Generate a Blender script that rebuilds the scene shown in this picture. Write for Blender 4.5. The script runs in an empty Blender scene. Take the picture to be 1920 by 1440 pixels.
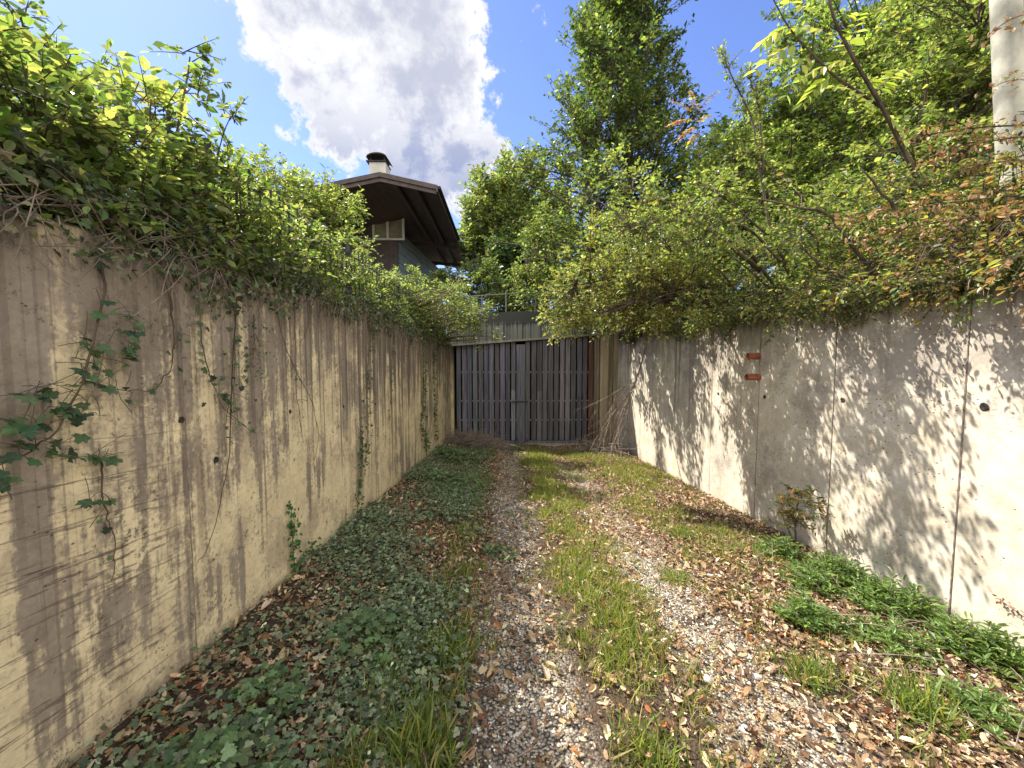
import bpy, math
import numpy as np
from mathutils import Vector, Matrix, Euler
rng = np.random.default_rng(7)
R = math.radians
scene = bpy.context.scene
COL = scene.collection

# ------------------------------------------------------------------ camera
FPX, HX, HY = 740.0, 947.0, 675.0
PITCH = math.atan((720 - HY) / FPX); YAW = math.atan((960 - HX) / FPX)
cam_d = bpy.data.cameras.new('camera'); cam = bpy.data.objects.new('camera', cam_d); COL.objects.link(cam)
cam_d.sensor_width = 36; cam_d.lens = 36 * FPX / 1920; cam_d.clip_start = .02; cam_d.clip_end = 3000
cam.location = (0, 0, 0); cam.rotation_euler = (R(90) - PITCH, 0, -YAW)
scene.camera = cam
# ------------------------------------------------------------------ light
SUN = Vector((-.496, .382, .78)).normalized()
sd = bpy.data.lights.new('sun', 'SUN'); sd.energy = 4.6; sd.angle = R(.45); sd.color = (1, .94, .83)
so = bpy.data.objects.new('sun', sd); COL.objects.link(so); so.rotation_euler = (-SUN).to_track_quat('-Z', 'Y').to_euler()
scene.view_settings.view_transform = 'Standard'; scene.view_settings.look = 'None'
scene.view_settings.exposure = 1.25; scene.view_settings.gamma = 1.0
SKY = .15
# cloud / sky display colours are divided by this so that they survive the exposure
DISP = 1 / (SKY * 2 ** 1.25)
RC = Matrix.Identity(3) @ Euler((R(90) - PITCH, 0, -YAW)).to_matrix()
def ray(px, py):
    return (RC @ Vector(((px - 960) / FPX, (720 - py) / FPX, -1))).normalized()
def at_y(px, py, Y): d = ray(px, py); return d * (Y / d.y)
def at_x(px, py, X): d = ray(px, py); return d * (X / d.x)

class NT:
    def __init__(s, tree): s.t = tree; s.n = tree.nodes; s.l = tree.links; s.n.clear()
    def N(s, kind, **kw):
        n = s.n.new(kind)
        for k, v in kw.items():
            if k in ('i', 'o'): continue
            setattr(n, k, v)
        for k, v in kw.get('i', {}).items(): s.S(n, k, v)
        return n
    def S(s, n, k, v):
        sock = n.inputs[k]
        if isinstance(v, bpy.types.NodeSocket): s.l.new(v, sock)
        elif isinstance(v, bpy.types.Node): s.l.new(v.outputs[0], sock)
        else:
            if hasattr(sock.default_value, '__len__') and len(sock.default_value) == 4 and len(v) == 3: v = (*v, 1)
            sock.default_value = v
    def M(s, op, a, b=0., c=0., clamp=False):
        n = s.N('ShaderNodeMath', operation=op, use_clamp=clamp); s.S(n, 0, a); s.S(n, 1, b); s.S(n, 2, c); return n.outputs[0]
    def V(s, op, a, b=(0, 0, 0)):
        n = s.N('ShaderNodeVectorMath', operation=op); s.S(n, 0, a); s.S(n, 1, b); return n
    def mix(s, f, a, b, mode='MIX'):
        n = s.N('ShaderNodeMix', data_type='RGBA', blend_type=mode); s.S(n, 0, f); s.S(n, 6, a); s.S(n, 7, b); return n.outputs[2]
    def ramp(s, f, a, b, lo=0., hi=1.):          # smooth map range
        n = s.N('ShaderNodeMapRange', interpolation_type='SMOOTHSTEP'); s.S(n, 0, f); s.S(n, 1, a); s.S(n, 2, b); s.S(n, 3, lo); s.S(n, 4, hi); return n.outputs[0]
    def noise(s, vec, scale, detail=4., rough=.55, sc=(1, 1, 1), off=(0, 0, 0), out=0):
        m = s.N('ShaderNodeMapping'); s.S(m, 0, vec); m.inputs['Location'].default_value = off; m.inputs['Scale'].default_value = sc
        n = s.N('ShaderNodeTexNoise'); s.S(n, 'Vector', m); s.S(n, 'Scale', scale); s.S(n, 'Detail', detail); s.S(n, 'Roughness', rough); return n.outputs[out]
    def pos(s): return s.N('ShaderNodeNewGeometry').outputs['Position']
    def xyz(s, v): n = s.N('ShaderNodeSeparateXYZ'); s.S(n, 0, v); return n.outputs
    def comb(s, x, y, z): n = s.N('ShaderNodeCombineXYZ'); s.S(n, 0, x); s.S(n, 1, y); s.S(n, 2, z); return n.outputs[0]

# ------------------------------------------------------------------ world
w = bpy.data.worlds.new('World'); scene.world = w; w.use_nodes = True
t = NT(w.node_tree)
sky = t.N('ShaderNodeTexSky', sky_type='NISHITA', sun_disc=False)
sky.sun_elevation = math.asin(SUN.z); sky.sun_rotation = math.atan2(SUN.x, SUN.y)
sky.altitude = 400; sky.air_density = 1.0; sky.dust_density = .4; sky.ozone_density = 3.0
dirv = t.N('ShaderNodeTexCoord').outputs['Generated']
warp = t.V('SCALE', t.V('SUBTRACT', t.noise(dirv, 3.2, 5, .6, out=1), (.5, .5, .5)).outputs[0]); warp.inputs['Scale'].default_value = .15
dw = t.V('ADD', dirv, warp.outputs[0]).outputs[0]
field = None
for px, py, r in [(590, 20, .10), (680, 20, .20), (800, 20, .12), (790, 120, .15), (660, 130, .13), (560, 140, .06), (720, 220, .15), (840, 240, .10), (780, 300, .15), (870, 320, .09),
                  (680, -190, .25)]:
    c = ray(px, py)
    d = t.V('DISTANCE', dw, tuple(c)).outputs['Value']
    f = t.M('SUBTRACT', 1., t.M('DIVIDE', d, r))
    field = f if field is None else t.M('SMOOTH_MAX', field, f, .25)
# unseen clouds added outside the view to lift the shade
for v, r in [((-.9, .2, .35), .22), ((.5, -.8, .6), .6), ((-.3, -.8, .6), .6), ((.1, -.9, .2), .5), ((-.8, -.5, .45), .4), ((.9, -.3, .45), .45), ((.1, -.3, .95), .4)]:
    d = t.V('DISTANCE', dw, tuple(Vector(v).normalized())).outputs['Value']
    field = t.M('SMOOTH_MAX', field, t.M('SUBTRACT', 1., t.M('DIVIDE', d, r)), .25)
n1 = t.noise(dirv, 9.5, 14, .66); n2 = t.noise(dirv, 2.6, 8, .55, off=(3, 1, 2)); n3 = t.noise(dirv, 16, 8, .6, off=(5, 3, 1))
den = t.M('ADD', field, t.M('MULTIPLY', t.M('SUBTRACT', n1, .5), 2.9))
mask = t.ramp(den, -.04, .22)
core = t.ramp(t.M('ADD', den, t.M('MULTIPLY', t.M('SUBTRACT', n2, .5), 1.6)), .22, 1.0)
zz = t.xyz(dirv)[2]
low = t.ramp(zz, .60, .32)
core = t.M('MAXIMUM', core, t.M('MULTIPLY', low, t.ramp(t.M('ADD', den, t.M('MULTIPLY', t.M('SUBTRACT', n3, .5), .6)), .05, .45)))
S_ = lambda r, g, b: (r * DISP, g * DISP, b * DISP)
ccol = t.mix(core, S_(1.05, 1.05, 1.08), t.mix(low, S_(.62, .65, .78), S_(.32, .40, .68)))
ccol = t.mix(t.ramp(n3, .5, .75, 0., .35), ccol, S_(.95, .95, 1.0))
front = t.ramp(t.xyz(dirv)[1], .25, -.15)      # brightness added to clouds behind the camera, as fill for the shade
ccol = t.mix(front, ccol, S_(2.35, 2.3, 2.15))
skyc = t.mix(1., sky.outputs[0], (0.58, .58, .76, 1), 'MULTIPLY')
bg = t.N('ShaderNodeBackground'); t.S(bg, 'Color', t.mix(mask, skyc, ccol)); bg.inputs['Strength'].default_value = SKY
out = t.N('ShaderNodeOutputWorld'); t.l.new(bg.outputs[0], out.inputs[0])

# ------------------------------------------------------------------ object helpers
def link(o, parent=None):
    COL.objects.link(o)
    if parent: o.parent = parent
    return o
def tag(o, label=None, cat=None, group=None, kind=None):
    for k, v in (('label', label), ('category', cat), ('group', group), ('kind', kind)):
        if v: o[k] = v
    return o
def empty(name, loc, label, cat, group=None):
    o = bpy.data.objects.new(name, None); o.location = loc; o.empty_display_size = .2; link(o); tag(o, label, cat, group)
    return o
def mesh_np(name, V, F, mat, parent=None, col=None, smooth=False, origin=None):
    """V (n,3), F list of arrays of faces with equal vertex counts"""
    V = np.asarray(V, dtype=np.float32)
    if origin is None and parent is not None:
        origin = np.zeros(3); q = parent
        while q is not None: origin = origin + np.array(q.location); q = q.parent
    if origin is not None: V = V - np.array(origin, dtype=np.float32)
    me = bpy.data.meshes.new(name)
    F = [np.asarray(f, dtype=np.int32) for f in F if len(f)]
    nl = sum(f.size for f in F); npol = sum(len(f) for f in F)
    me.vertices.add(len(V)); me.vertices.foreach_set('co', V.ravel())
    me.loops.add(nl); me.loops.foreach_set('vertex_index', np.concatenate([f.ravel() for f in F]))
    me.polygons.add(npol)
    st = []; o = 0
    for f in F:
        st.append(o + np.arange(len(f)) * f.shape[1]); o += f.size
    me.polygons.foreach_set('loop_start', np.concatenate(st).astype(np.int32))
    me.polygons.foreach_set('use_smooth', np.full(npol, bool(smooth)))
    me.update(calc_edges=True)
    if col is not None:
        a = me.color_attributes.new('col', 'FLOAT_COLOR', 'POINT')
        c = np.ones((len(V), 4), dtype=np.float32); c[:, :3] = col; a.data.foreach_set('color', c.ravel())
    me.materials.append(mat)
    ob = bpy.data.objects.new(name, me)
    if parent is None and origin is not None: ob.location = origin
    link(ob, parent)
    return ob
def norm(a): return a / np.maximum(np.linalg.norm(a, axis=-1, keepdims=True), 1e-9)

class MB:      # mesh collector for boxes, tubes, prisms
    def __init__(s): s.V = []; s.Q = []; s.T = []; s.C = []; s.n = 0
    def add(s, V, Q=(), T=(), c=(.5, .5, .5)):
        V = np.asarray(V, float); s.V.append(V)
        if len(Q): s.Q.append(np.asarray(Q) + s.n)
        if len(T): s.T.append(np.asarray(T) + s.n)
        s.C.append(np.tile(np.array(c, float), (len(V), 1)) if np.ndim(c) == 1 else c); s.n += len(V)
    def box(s, a, b, c=(.5, .5, .5), bev=0.):
        a = np.array(a, float); b = np.array(b, float)
        x0, y0, z0 = a; x1, y1, z1 = b
        if bev <= 0:
            V = [(x0,y0,z0),(x1,y0,z0),(x1,y1,z0),(x0,y1,z0),(x0,y0,z1),(x1,y0,z1),(x1,y1,z1),(x0,y1,z1)]
            Q = [(0,3,2,1),(4,5,6,7),(0,1,5,4),(1,2,6,5),(2,3,7,6),(3,0,4,7)]
            s.add(V, Q, c=c)
        else:   # chamfer vertical edges only
            e = bev; P = [(x0+e,y0),(x1-e,y0),(x1,y0+e),(x1,y1-e),(x1-e,y1),(x0+e,y1),(x0,y1-e),(x0,y0+e)]
            s.prism(P, z0, z1, c)
    def hexa(s, V8, c=(.5, .5, .5)):
        s.add(V8, [(0,3,2,1),(4,5,6,7),(0,1,5,4),(1,2,6,5),(2,3,7,6),(3,0,4,7)], c=c)
    def prism(s, P, z0, z1, c=(.5, .5, .5)):
        n = len(P); V = [(x, y, z0) for x, y in P] + [(x, y, z1) for x, y in P]
        Q = [(i, (i+1) % n, n+(i+1) % n, n+i) for i in range(n)]
        T = [(n, n+i, n+i+1) for i in range(1, n-1)] + [(0, i+1, i) for i in range(1, n-1)]
        s.add(V, Q, T, c)
    def tube(s, pts, rad, sides=8, c=(.5, .5, .5), caps=True):
        pts = np.array(pts, float); m = len(pts); rad = np.broadcast_to(np.array(rad, float), (m,))
        V, Q = tubes_np(pts[None], rad[None], sides)
        T = []
        if caps:
            T = [(0, i+1, i) for i in range(1, sides-1)] + [((m-1)*sides, (m-1)*sides+i, (m-1)*sides+i+1) for i in range(1, sides-1)]
        s.add(V, Q, T, c)
    def build(s, name, mat, parent=None, smooth=False, origin=None):
        return mesh_np(name, np.concatenate(s.V), [np.concatenate(q) for q in (s.Q, s.T) if q], mat, parent, np.concatenate(s.C), smooth, origin)
def tubes_np(P, Rr, sides=4):
    N, m, _ = P.shape
    T = np.gradient(P, axis=1); T = norm(T)
    ref = np.where(np.abs(T[..., 2:3]) > .9, np.array([1., 0, 0]), np.array([0, 0, 1.]))
    A = norm(np.cross(T, ref)); B = np.cross(T, A)
    ang = np.arange(sides) * 2 * np.pi / sides
    V = P[:, :, None] + Rr[:, :, None, None] * (A[:, :, None] * np.cos(ang)[:, None] + B[:, :, None] * np.sin(ang)[:, None])
    base = (np.arange(N) * m * sides)[:, None, None]; j = (np.arange(m-1) * sides)[None, :, None]; i = np.arange(sides)[None, None]; i2 = (i+1) % sides
    Q = np.stack([base+j+i, base+j+i2, base+j+sides+i2, base+j+sides+i], -1).reshape(-1, 4)
    return V.reshape(-1, 3), Q

# ------------------------------------------------------------------ leaf templates (x along, y across, z up)
def tmpl(V, F): return np.array(V, float), [np.array(F)]
T_DIA = tmpl([(0,0,0),(.42,.3,.07),(1,0,-.05),(.42,-.3,.07)], [(0,2,1),(0,3,2)])
T_OVAL = tmpl([(0,0,0),(.22,.2,.05),(.6,.24,.06),(1,0,-.1),(.6,-.24,.06),(.22,-.2,.05)], [(0,3,2,1),(0,5,4,3)])
T_LANCE = tmpl([(0,0,0),(.3,.14,.05),(.7,.11,.04),(1,0,-.12),(.7,-.11,.04),(.3,-.14,.05)], [(0,3,2,1),(0,5,4,3)])
_iv = [(0,0,0),(-.12,.28,0),(.12,.5,-.05),(.38,.3,.05),(.62,.46,-.06),(.72,.2,.03),(1,0,-.08),(.72,-.2,.03),(.62,-.46,-.06),(.38,-.3,.05),(.12,-.5,-.05),(-.12,-.28,0),(.42,0,.0)]
T_IVY = tmpl(_iv, [(12,i+1,i) for i in range(11)] + [(12,0,11)])
T_CURL = tmpl([(0,0,0),(.25,.2,.13),(.6,.24,.16),(.85,.12,.12),(1,0,.06),(.85,-.12,.1),(.6,-.22,.2),(.25,-.2,.1),(.5,0,0)],
              [(8,1,0),(8,2,1),(8,3,2),(8,4,3),(8,5,4),(8,6,5),(8,7,6),(8,0,7)])
T_TOOTH = tmpl([(0,0,0),(.14,.15,.10),(.2,.12,.05),(.38,.22,.16),(.45,.2,.05),(.66,.19,.2),(.78,.12,.06),(1,0,.14),(.78,-.11,.0),(.62,-.2,.1),(.5,-.19,-.02),(.36,-.23,.12),(.22,-.13,0),(.12,-.16,.1),(.5,0,-.02)], [(14,i+1,i) for i in range(13)]+[(14,0,13)])
T_BLADE = tmpl([(0,.035,0),(0,-.035,0),(.5,.025,.0),(.5,-.025,.0),(.85,.012,-.10),(.85,-.012,-.10),(1,0,-.22)], [(0,1,3,2),(2,3,5,4)])
T_BLADE[1].append(np.array([(4,5,6)]))
def leafV(pos, d, up, size, T, wob=0):
    d = norm(d); y = norm(np.cross(up, d)); z = np.cross(d, y)
    tv, tf = T; k = len(tv)
    V = pos[:, None] + size[:, None, None] * (tv[None, :, 0:1] * d[:, None] + tv[None, :, 1:2] * y[:, None] + tv[None, :, 2:3] * z[:, None])
    off = (np.arange(len(pos)) * k)[:, None, None]
    if wob: V = V + rnd(*V.shape)*size[:, None, None]*wob
    return V.reshape(-1, 3), [(f[None] + off).reshape(-1, f.shape[1]) for f in tf], k
def leaves(name, pos, d, up, size, col, T, mat, parent=None, origin=None):
    V, F, k = leafV(pos, d, up, size, T)
    return mesh_np(name, V, F, mat, parent, np.repeat(col, k, 0), origin=origin)
def rnd(*s): return rng.normal(size=s)
def palette(n, cols, wts, jit=.22):
    c = np.array(cols)[rng.choice(len(cols), n, p=np.array(wts) / sum(wts))]
    return np.clip(c * np.exp(rnd(n, 1) * jit) * (1 + rnd(n, 3) * .06), .004, .9)

# ------------------------------------------------------------------ materials
def mat(name):
    m = bpy.data.materials.new(name); m.use_nodes = True; t = NT(m.node_tree); o = t.N('ShaderNodeOutputMaterial'); return m, t, o
def leaf_mat(name, transl=.45, rough=.45, spec=.4, warm=(1.35, 1.35, .5)):
    m, t, o = mat(name)
    c = t.N('ShaderNodeAttribute', attribute_name='col').outputs['Color']
    p = t.N('ShaderNodeBsdfPrincipled'); t.S(p, 'Base Color', c); t.S(p, 'Roughness', rough); t.S(p, 'Specular IOR Level', spec)
    tr = t.N('ShaderNodeBsdfTranslucent'); t.S(tr, 'Color', t.mix(1., c, (*warm, 1), 'MULTIPLY'))
    mx = t.N('ShaderNodeMixShader'); t.S(mx, 0, transl); t.l.new(p.outputs[0], mx.inputs[1]); t.l.new(tr.outputs[0], mx.inputs[2]); t.l.new(mx.outputs[0], o.inputs[0])
    return m
M_LEAF = leaf_mat('leaf', .5, .38, .5, (1.5, 1.5, .7))
M_LEAFB = leaf_mat('backlit_leaf', .55, .4, .45, warm=(1.5, 1.55, .75))
M_IVY = leaf_mat('ivy_leaf', .25, .5, .22)
M_LITTER = leaf_mat('dry_leaf', .18, .6, .3, (1.2, .9, .6))
M_GRASS = leaf_mat('grass_blade', .4, .5, .3)
def simple(name, base, var=.35, scale=8., rough=.8, bump=.3, sc=(1, 1, 1), attr=False, metal=0., dark=None):
    m, t, o = mat(name); P = t.pos()
    n = t.noise(P, scale, 6, .6, sc)
    c = t.N('ShaderNodeAttribute', attribute_name='col').outputs['Color'] if attr else (*base, 1)
    lo = t.mix(1., c, (1-var, 1-var, 1-var, 1), 'MULTIPLY'); hi = t.mix(1., c, (1+var, 1+var*.95, 1+var*.9, 1), 'MULTIPLY')
    cc = t.mix(t.ramp(n, .3, .7), lo, hi)
    p = t.N('ShaderNodeBsdfPrincipled'); t.S(p, 'Base Color', cc); t.S(p, 'Roughness', rough); t.S(p, 'Metallic', metal)
    b = t.N('ShaderNodeBump'); t.S(b, 'Strength', bump); t.S(b, 'Distance', .01); t.S(b, 'Height', t.noise(P, scale * 6, 4, .6, sc)); t.S(p, 'Normal', b)
    t.l.new(p.outputs[0], o.inputs[0]); return m
M_BARK = simple('bark', (.09, .065, .045), .5, 12, .9, .6, (1, 1, .3))
M_DEAD = simple('dead_wood', (.24, .19, .155), .4, 20, .85, .4)
M_IRON = simple('old_iron', (.035, .04, .04), .4, 30, .6, .3)
M_RAIL = simple('grey_rail', (.15, .15, .145), .3, 20, .5, .2)
M_WOODG = simple('grey_slat_wood', (.2, .2, .22), .38, 2.0, .75, .5, (14, 14, .8), attr=True)
M_ROOFW = simple('dark_stained_wood', (.075, .052, .046), .3, 1.2, .65, .4, (4, .5, 4))
M_ROOF = simple('dark_roof_cover', (.03, .024, .024), .3, 3, .8, .3)
M_PLAST = simple('pale_house_plaster', (.55, .52, .47), .12, 3, .9, .2)
M_WHITE = simple('white_paint', (.7, .7, .68), .08, 5, .6, .1)
M_TERRA = simple('terracotta_pipe', (.33, .10, .055), .3, 25, .75, .3)
M_CLAD = simple('grey_green_cladding', (.20, .25, .25), .25, 2, .7, .4, (1, .6, 8))
M_DARKW = simple('dark_window_void', (.01, .01, .012), .2, 2, .3, 0)
M_STONE = simple('stone', (.5, .47, .43), .3, 18, .85, .6)
M_VOID = simple('garage_inside', (.03, .03, .035), .3, 2, .9, .1)
M_HOLE = simple('tie_hole_shade', (.03, .025, .02), .4, 60, .9, .4)

def concrete(name, side):
    m, t, o = mat(name); P = t.pos(); X, Y, Z = t.xyz(P)
    big = t.noise(P, 1.1, 7, .62, off=(4, 7, 2))
    mid = t.noise(P, 5.0, 8, .68)
    fine = t.noise(P, 42, 6, .65)
    sp = t.comb(t.M('MULTIPLY', X, 3.0), Y, Z)
    st1 = t.noise(sp, 1., 8, .62, (8, 8, .36))
    st2 = t.noise(sp, 1., 6, .6, (11, 11, .30), (2, 5, 1))
    top = t.ramp(Z, -.9, .5)          # more staining towards the wall top
    brk = t.M('ADD', t.M('MULTIPLY', t.M('SUBTRACT', mid, .5), .30), t.M('MULTIPLY', t.M('SUBTRACT', fine, .5), .22))
    if side == 'left':
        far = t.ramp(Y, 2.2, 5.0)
        light = t.mix(t.ramp(mid, .3, .7), (.86, .73, .47, 1), (.66, .54, .35, 1))
        d1 = t.ramp(t.M('ADD', t.M('ADD', st1, brk), t.M('MULTIPLY', t.M('SUBTRACT', big, .5), .85)), t.M('SUBTRACT', .515, t.M('MULTIPLY', top, .12)), t.M('SUBTRACT', .62, t.M('MULTIPLY', top, .10)))
        c = t.mix(t.M('MULTIPLY', d1, .86), light, t.mix(t.ramp(mid, .35, .65), (.15, .122, .105, 1), (.33, .28, .23, 1)))
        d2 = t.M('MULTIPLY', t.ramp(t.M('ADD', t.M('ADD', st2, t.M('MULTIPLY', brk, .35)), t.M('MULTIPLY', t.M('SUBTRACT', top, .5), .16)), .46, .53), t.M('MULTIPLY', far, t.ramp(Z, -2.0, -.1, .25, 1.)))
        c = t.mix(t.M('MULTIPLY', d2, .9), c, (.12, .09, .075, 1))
        # blotchy lichen clouds
        b = t.ramp(t.M('ADD', t.M('ADD', t.noise(P, 2.4, 9, .72, off=(1, 2, 9)), t.M('MULTIPLY', brk, .5)), t.M('MULTIPLY', top, .07)), .50, .60)
        c = t.mix(t.M('MULTIPLY', b, .4), c, (.24, .19, .155, 1))
        ln = t.noise(sp, 1., 3, .5, (5, 5, .02), (3, 9, 0)); dr = t.noise(sp, 1., 5, .6, (26, 26, .14), (7, 2, 3))
        drip = t.M('MULTIPLY', t.ramp(t.M('ADD', dr, t.M('MULTIPLY', brk, .25)), .53, .58), t.ramp(Z, t.M('SUBTRACT', 1.1, t.M('MULTIPLY', ln, 3.8)), t.M('SUBTRACT', 1.5, t.M('MULTIPLY', ln, 3.8))))
        c = t.mix(t.M('MULTIPLY', drip, t.ramp(Y, 1.2, 3.5, .35, .75)), c, (.13, .10, .085, 1))
        pale = t.M('MULTIPLY', t.ramp(t.noise(sp, 1., 5, .6, (20, 20, .12), (1, 8, 6)), .60, .66), t.ramp(Y, 1.8, 3.6, .0, .7))
        c = t.mix(t.M('MULTIPLY', pale, .8), c, (.78, .70, .54, 1))
        lich = t.ramp(t.noise(P, 30, 7, .75, off=(2, 9, 4)), .56, .63)
        c = t.mix(t.M('MULTIPLY', lich, t.ramp(t.noise(P, 3, 5, .6, off=(9, 1, 4)), .40, .56, .15, .85)), c, (.11, .09, .075, 1))
        # board marks on the nearest panel
        s = t.M('ADD', Z, t.M('MULTIPLY', Y, .1))
        bp = t.comb(0., Y, s)
        bn = t.noise(bp, 1., 6, .7, (1, 4.5, 55)); bl = t.noise(bp, 1., 4, .6, (1, 1.2, 7.7), (0, 3, 1))
        near = t.ramp(Y, 1.95, 1.55)
        c = t.mix(t.M('MULTIPLY', t.M('MULTIPLY', t.ramp(bn, .53, .60), t.ramp(bl, .38, .58)), t.M('MULTIPLY', near, t.ramp(Z, .1, -.55, 0., .85))), c, (.12, .09, .075, 1))
        fr = t.M('FRACT', t.M('MULTIPLY', t.M('ADD', s, t.M('MULTIPLY', t.M('SUBTRACT', mid, .5), .02)), 7.2))
        line = t.ramp(t.M('ABSOLUTE', t.M('SUBTRACT', fr, .5)), .47, .5)
        c = t.mix(t.M('MULTIPLY', line, t.M('MULTIPLY', near, t.ramp(Z, .0, -.4, 0., .7))), c, (.13, .10, .08, 1))
    elif side == 'right':
        far = t.ramp(Y, 3.8, 6.5)
        light = t.mix(t.ramp(mid, .35, .7), (.72, .66, .55, 1), (.57, .49, .37, 1))
        c = light
        b = t.ramp(t.M('ADD', t.M('ADD', t.noise(P, 1.9, 9, .75, off=(1, 2, 9)), t.M('MULTIPLY', brk, .4)), t.M('MULTIPLY', top, .13)), .53, .66)
        c = t.mix(t.M('MULTIPLY', b, .62), c, (.30, .26, .23, 1))
        d1 = t.M('MULTIPLY', t.ramp(t.M('ADD', st1, t.M('MULTIPLY', t.M('SUBTRACT', top, .5), .25)), .53, .66), t.M('MAXIMUM', t.M('MULTIPLY', top, .7), far))
        c = t.mix(t.M('MULTIPLY', d1, .62), c, (.24, .19, .15, 1))
        g2 = t.ramp(t.M('ADD', t.noise(P, .9, 7, .7, off=(6, 3, 5)), t.M('MULTIPLY', brk, .6)), .50, .64)
        c = t.mix(t.M('MULTIPLY', g2, .35), c, (.36, .33, .30, 1))
        lr = t.ramp(t.noise(P, 34, 7, .75, off=(2, 9, 4), sc=(1, .5, 1)), .60, .67)
        c = t.mix(t.M('MULTIPLY', lr, t.ramp(t.noise(P, 2.3, 5, .6, off=(9, 1, 4)), .42, .6, .1, .8)), c, (.13, .11, .09, 1))
        d2 = t.M('MULTIPLY', t.ramp(st2, .52, .62), t.M('MULTIPLY', far, t.ramp(Z, -2.0, .0, .1, .8)))
        c = t.mix(d2, c, (.24, .19, .15, 1))
    else:
        light = t.mix(mid, (.25, .26, .24, 1), (.15, .155, .145, 1))
        d1 = t.ramp(t.M('ADD', st2, t.M('MULTIPLY', t.ramp(Z, .82, 1.15),   .30)), .46, .62)
        c = t.mix(t.M('MULTIPLY', d1, .85), light, (.035, .038, .035, 1))
    # air holes
    vp = t.N('ShaderNodeTexVoronoi', feature='F1'); mp = t.N('ShaderNodeMapping'); t.S(mp, 0, P); mp.inputs['Scale'].default_value = (1, .6, 1); t.S(vp, 'Vector', mp); t.S(vp, 'Scale', 34.); 
    sel = t.ramp(t.noise(P, 3.5, 4, .6, off=(8, 8, 8)), .48 if side != 'right' else .40, .62 if side != 'right' else .55)
    thr = t.M('MULTIPLY', t.xyz(vp.outputs['Color'])[0], .16 if side != 'right' else .24)
    hole = t.M('MULTIPLY', t.M('LESS_THAN', vp.outputs['Distance'], t.M('MULTIPLY', thr, sel)), 1.)
    c = t.mix(t.M('MULTIPLY', hole, .85), c, (.08, .065, .05, 1))
    c = t.mix(t.ramp(fine, .35, .75, 0., .35), c, t.mix(1., c, (.62, .58, .54, 1), 'MULTIPLY'))
    # moss and damp at the foot and on the top edge
    h = t.M('ADD', Z, t.M('ADD', t.M('MULTIPLY', Y, .077), 1.34 if side == 'left' else 1.62))
    foot = t.ramp(t.M('ADD', h, t.M('MULTIPLY', t.M('SUBTRACT', mid, .5), .35)), .14, .0, 0., .75 if side == 'left' else .35)
    c = t.mix(foot, c, (.13, .14, .06, 1))
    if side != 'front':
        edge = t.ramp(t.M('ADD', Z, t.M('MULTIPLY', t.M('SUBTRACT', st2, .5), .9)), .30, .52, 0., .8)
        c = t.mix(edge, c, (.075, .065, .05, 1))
    p = t.N('ShaderNodeBsdfPrincipled'); t.S(p, 'Base Color', c); t.S(p, 'Roughness', .9); t.S(p, 'Specular IOR Level', .25)
    hgt = t.M('SUBTRACT', t.M('ADD', t.M('MULTIPLY', mid, .5), t.M('MULTIPLY', fine, .35)), t.M('MULTIPLY', hole, 1.2))
    bb = t.N('ShaderNodeBump'); t.S(bb, 'Strength', .55); t.S(bb, 'Distance', .012); t.S(bb, 'Height', hgt); t.S(p, 'Normal', bb)
    t.l.new(p.outputs[0], o.inputs[0]); return m
M_CL = concrete('stained_concrete_left', 'left'); M_CR = concrete('pale_concrete_right', 'right'); M_CF = concrete('grey_concrete_front', 'front')

def ground_mat():
    m, t, o = mat('soil_and_gravel'); P = t.pos(); X, Y, Z = t.xyz(P)
    n = t.noise(P, 3, 8, .7); f = t.noise(P, 60, 6, .7)
    wob = t.M('MULTIPLY', t.M('SUBTRACT', t.noise(P, 1.6, 4, .6, off=(3, 3, 0)), .5), .5)
    xw = t.M('ADD', X, wob)
    def track(cx, hw): return t.ramp(t.M('ABSOLUTE', t.M('SUBTRACT', xw, cx)), hw + .16, hw - .05)
    tr = t.M('MAXIMUM', track(.06, .17), track(1.22, .2))
    soil = t.mix(n, (.045, .03, .02, 1), (.13, .09, .06, 1))
    vo = t.N('ShaderNodeTexVoronoi', feature='F1'); t.S(vo, 'Vector', P); t.S(vo, 'Scale', 75.)
    gr = t.mix(t.xyz(vo.outputs['Color'])[0], (.28, .24, .19, 1), (.62, .56, .47, 1))
    gr = t.mix(t.ramp(vo.outputs['Distance'], .35, .7), gr, (.08, .07, .055, 1))
    c = t.mix(t.M('MULTIPLY', tr, t.ramp(n, .3, .5)), soil, gr)
    p = t.N('ShaderNodeBsdfPrincipled'); t.S(p, 'Base Color', c); t.S(p, 'Roughness', .95); t.S(p, 'Specular IOR Level', .2)
    b = t.N('ShaderNodeBump'); t.S(b, 'Strength', .9); t.S(b, 'Distance', .02); t.S(b, 'Height', t.M('SUBTRACT', f, vo.outputs['Distance'])); t.S(p, 'Normal', b)
    t.l.new(p.outputs[0], o.inputs[0]); return m
M_GROUND = ground_mat()
M_EARTH = simple('bank_earth', (.06, .05, .03), .5, 2.5, .95, .6)

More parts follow.
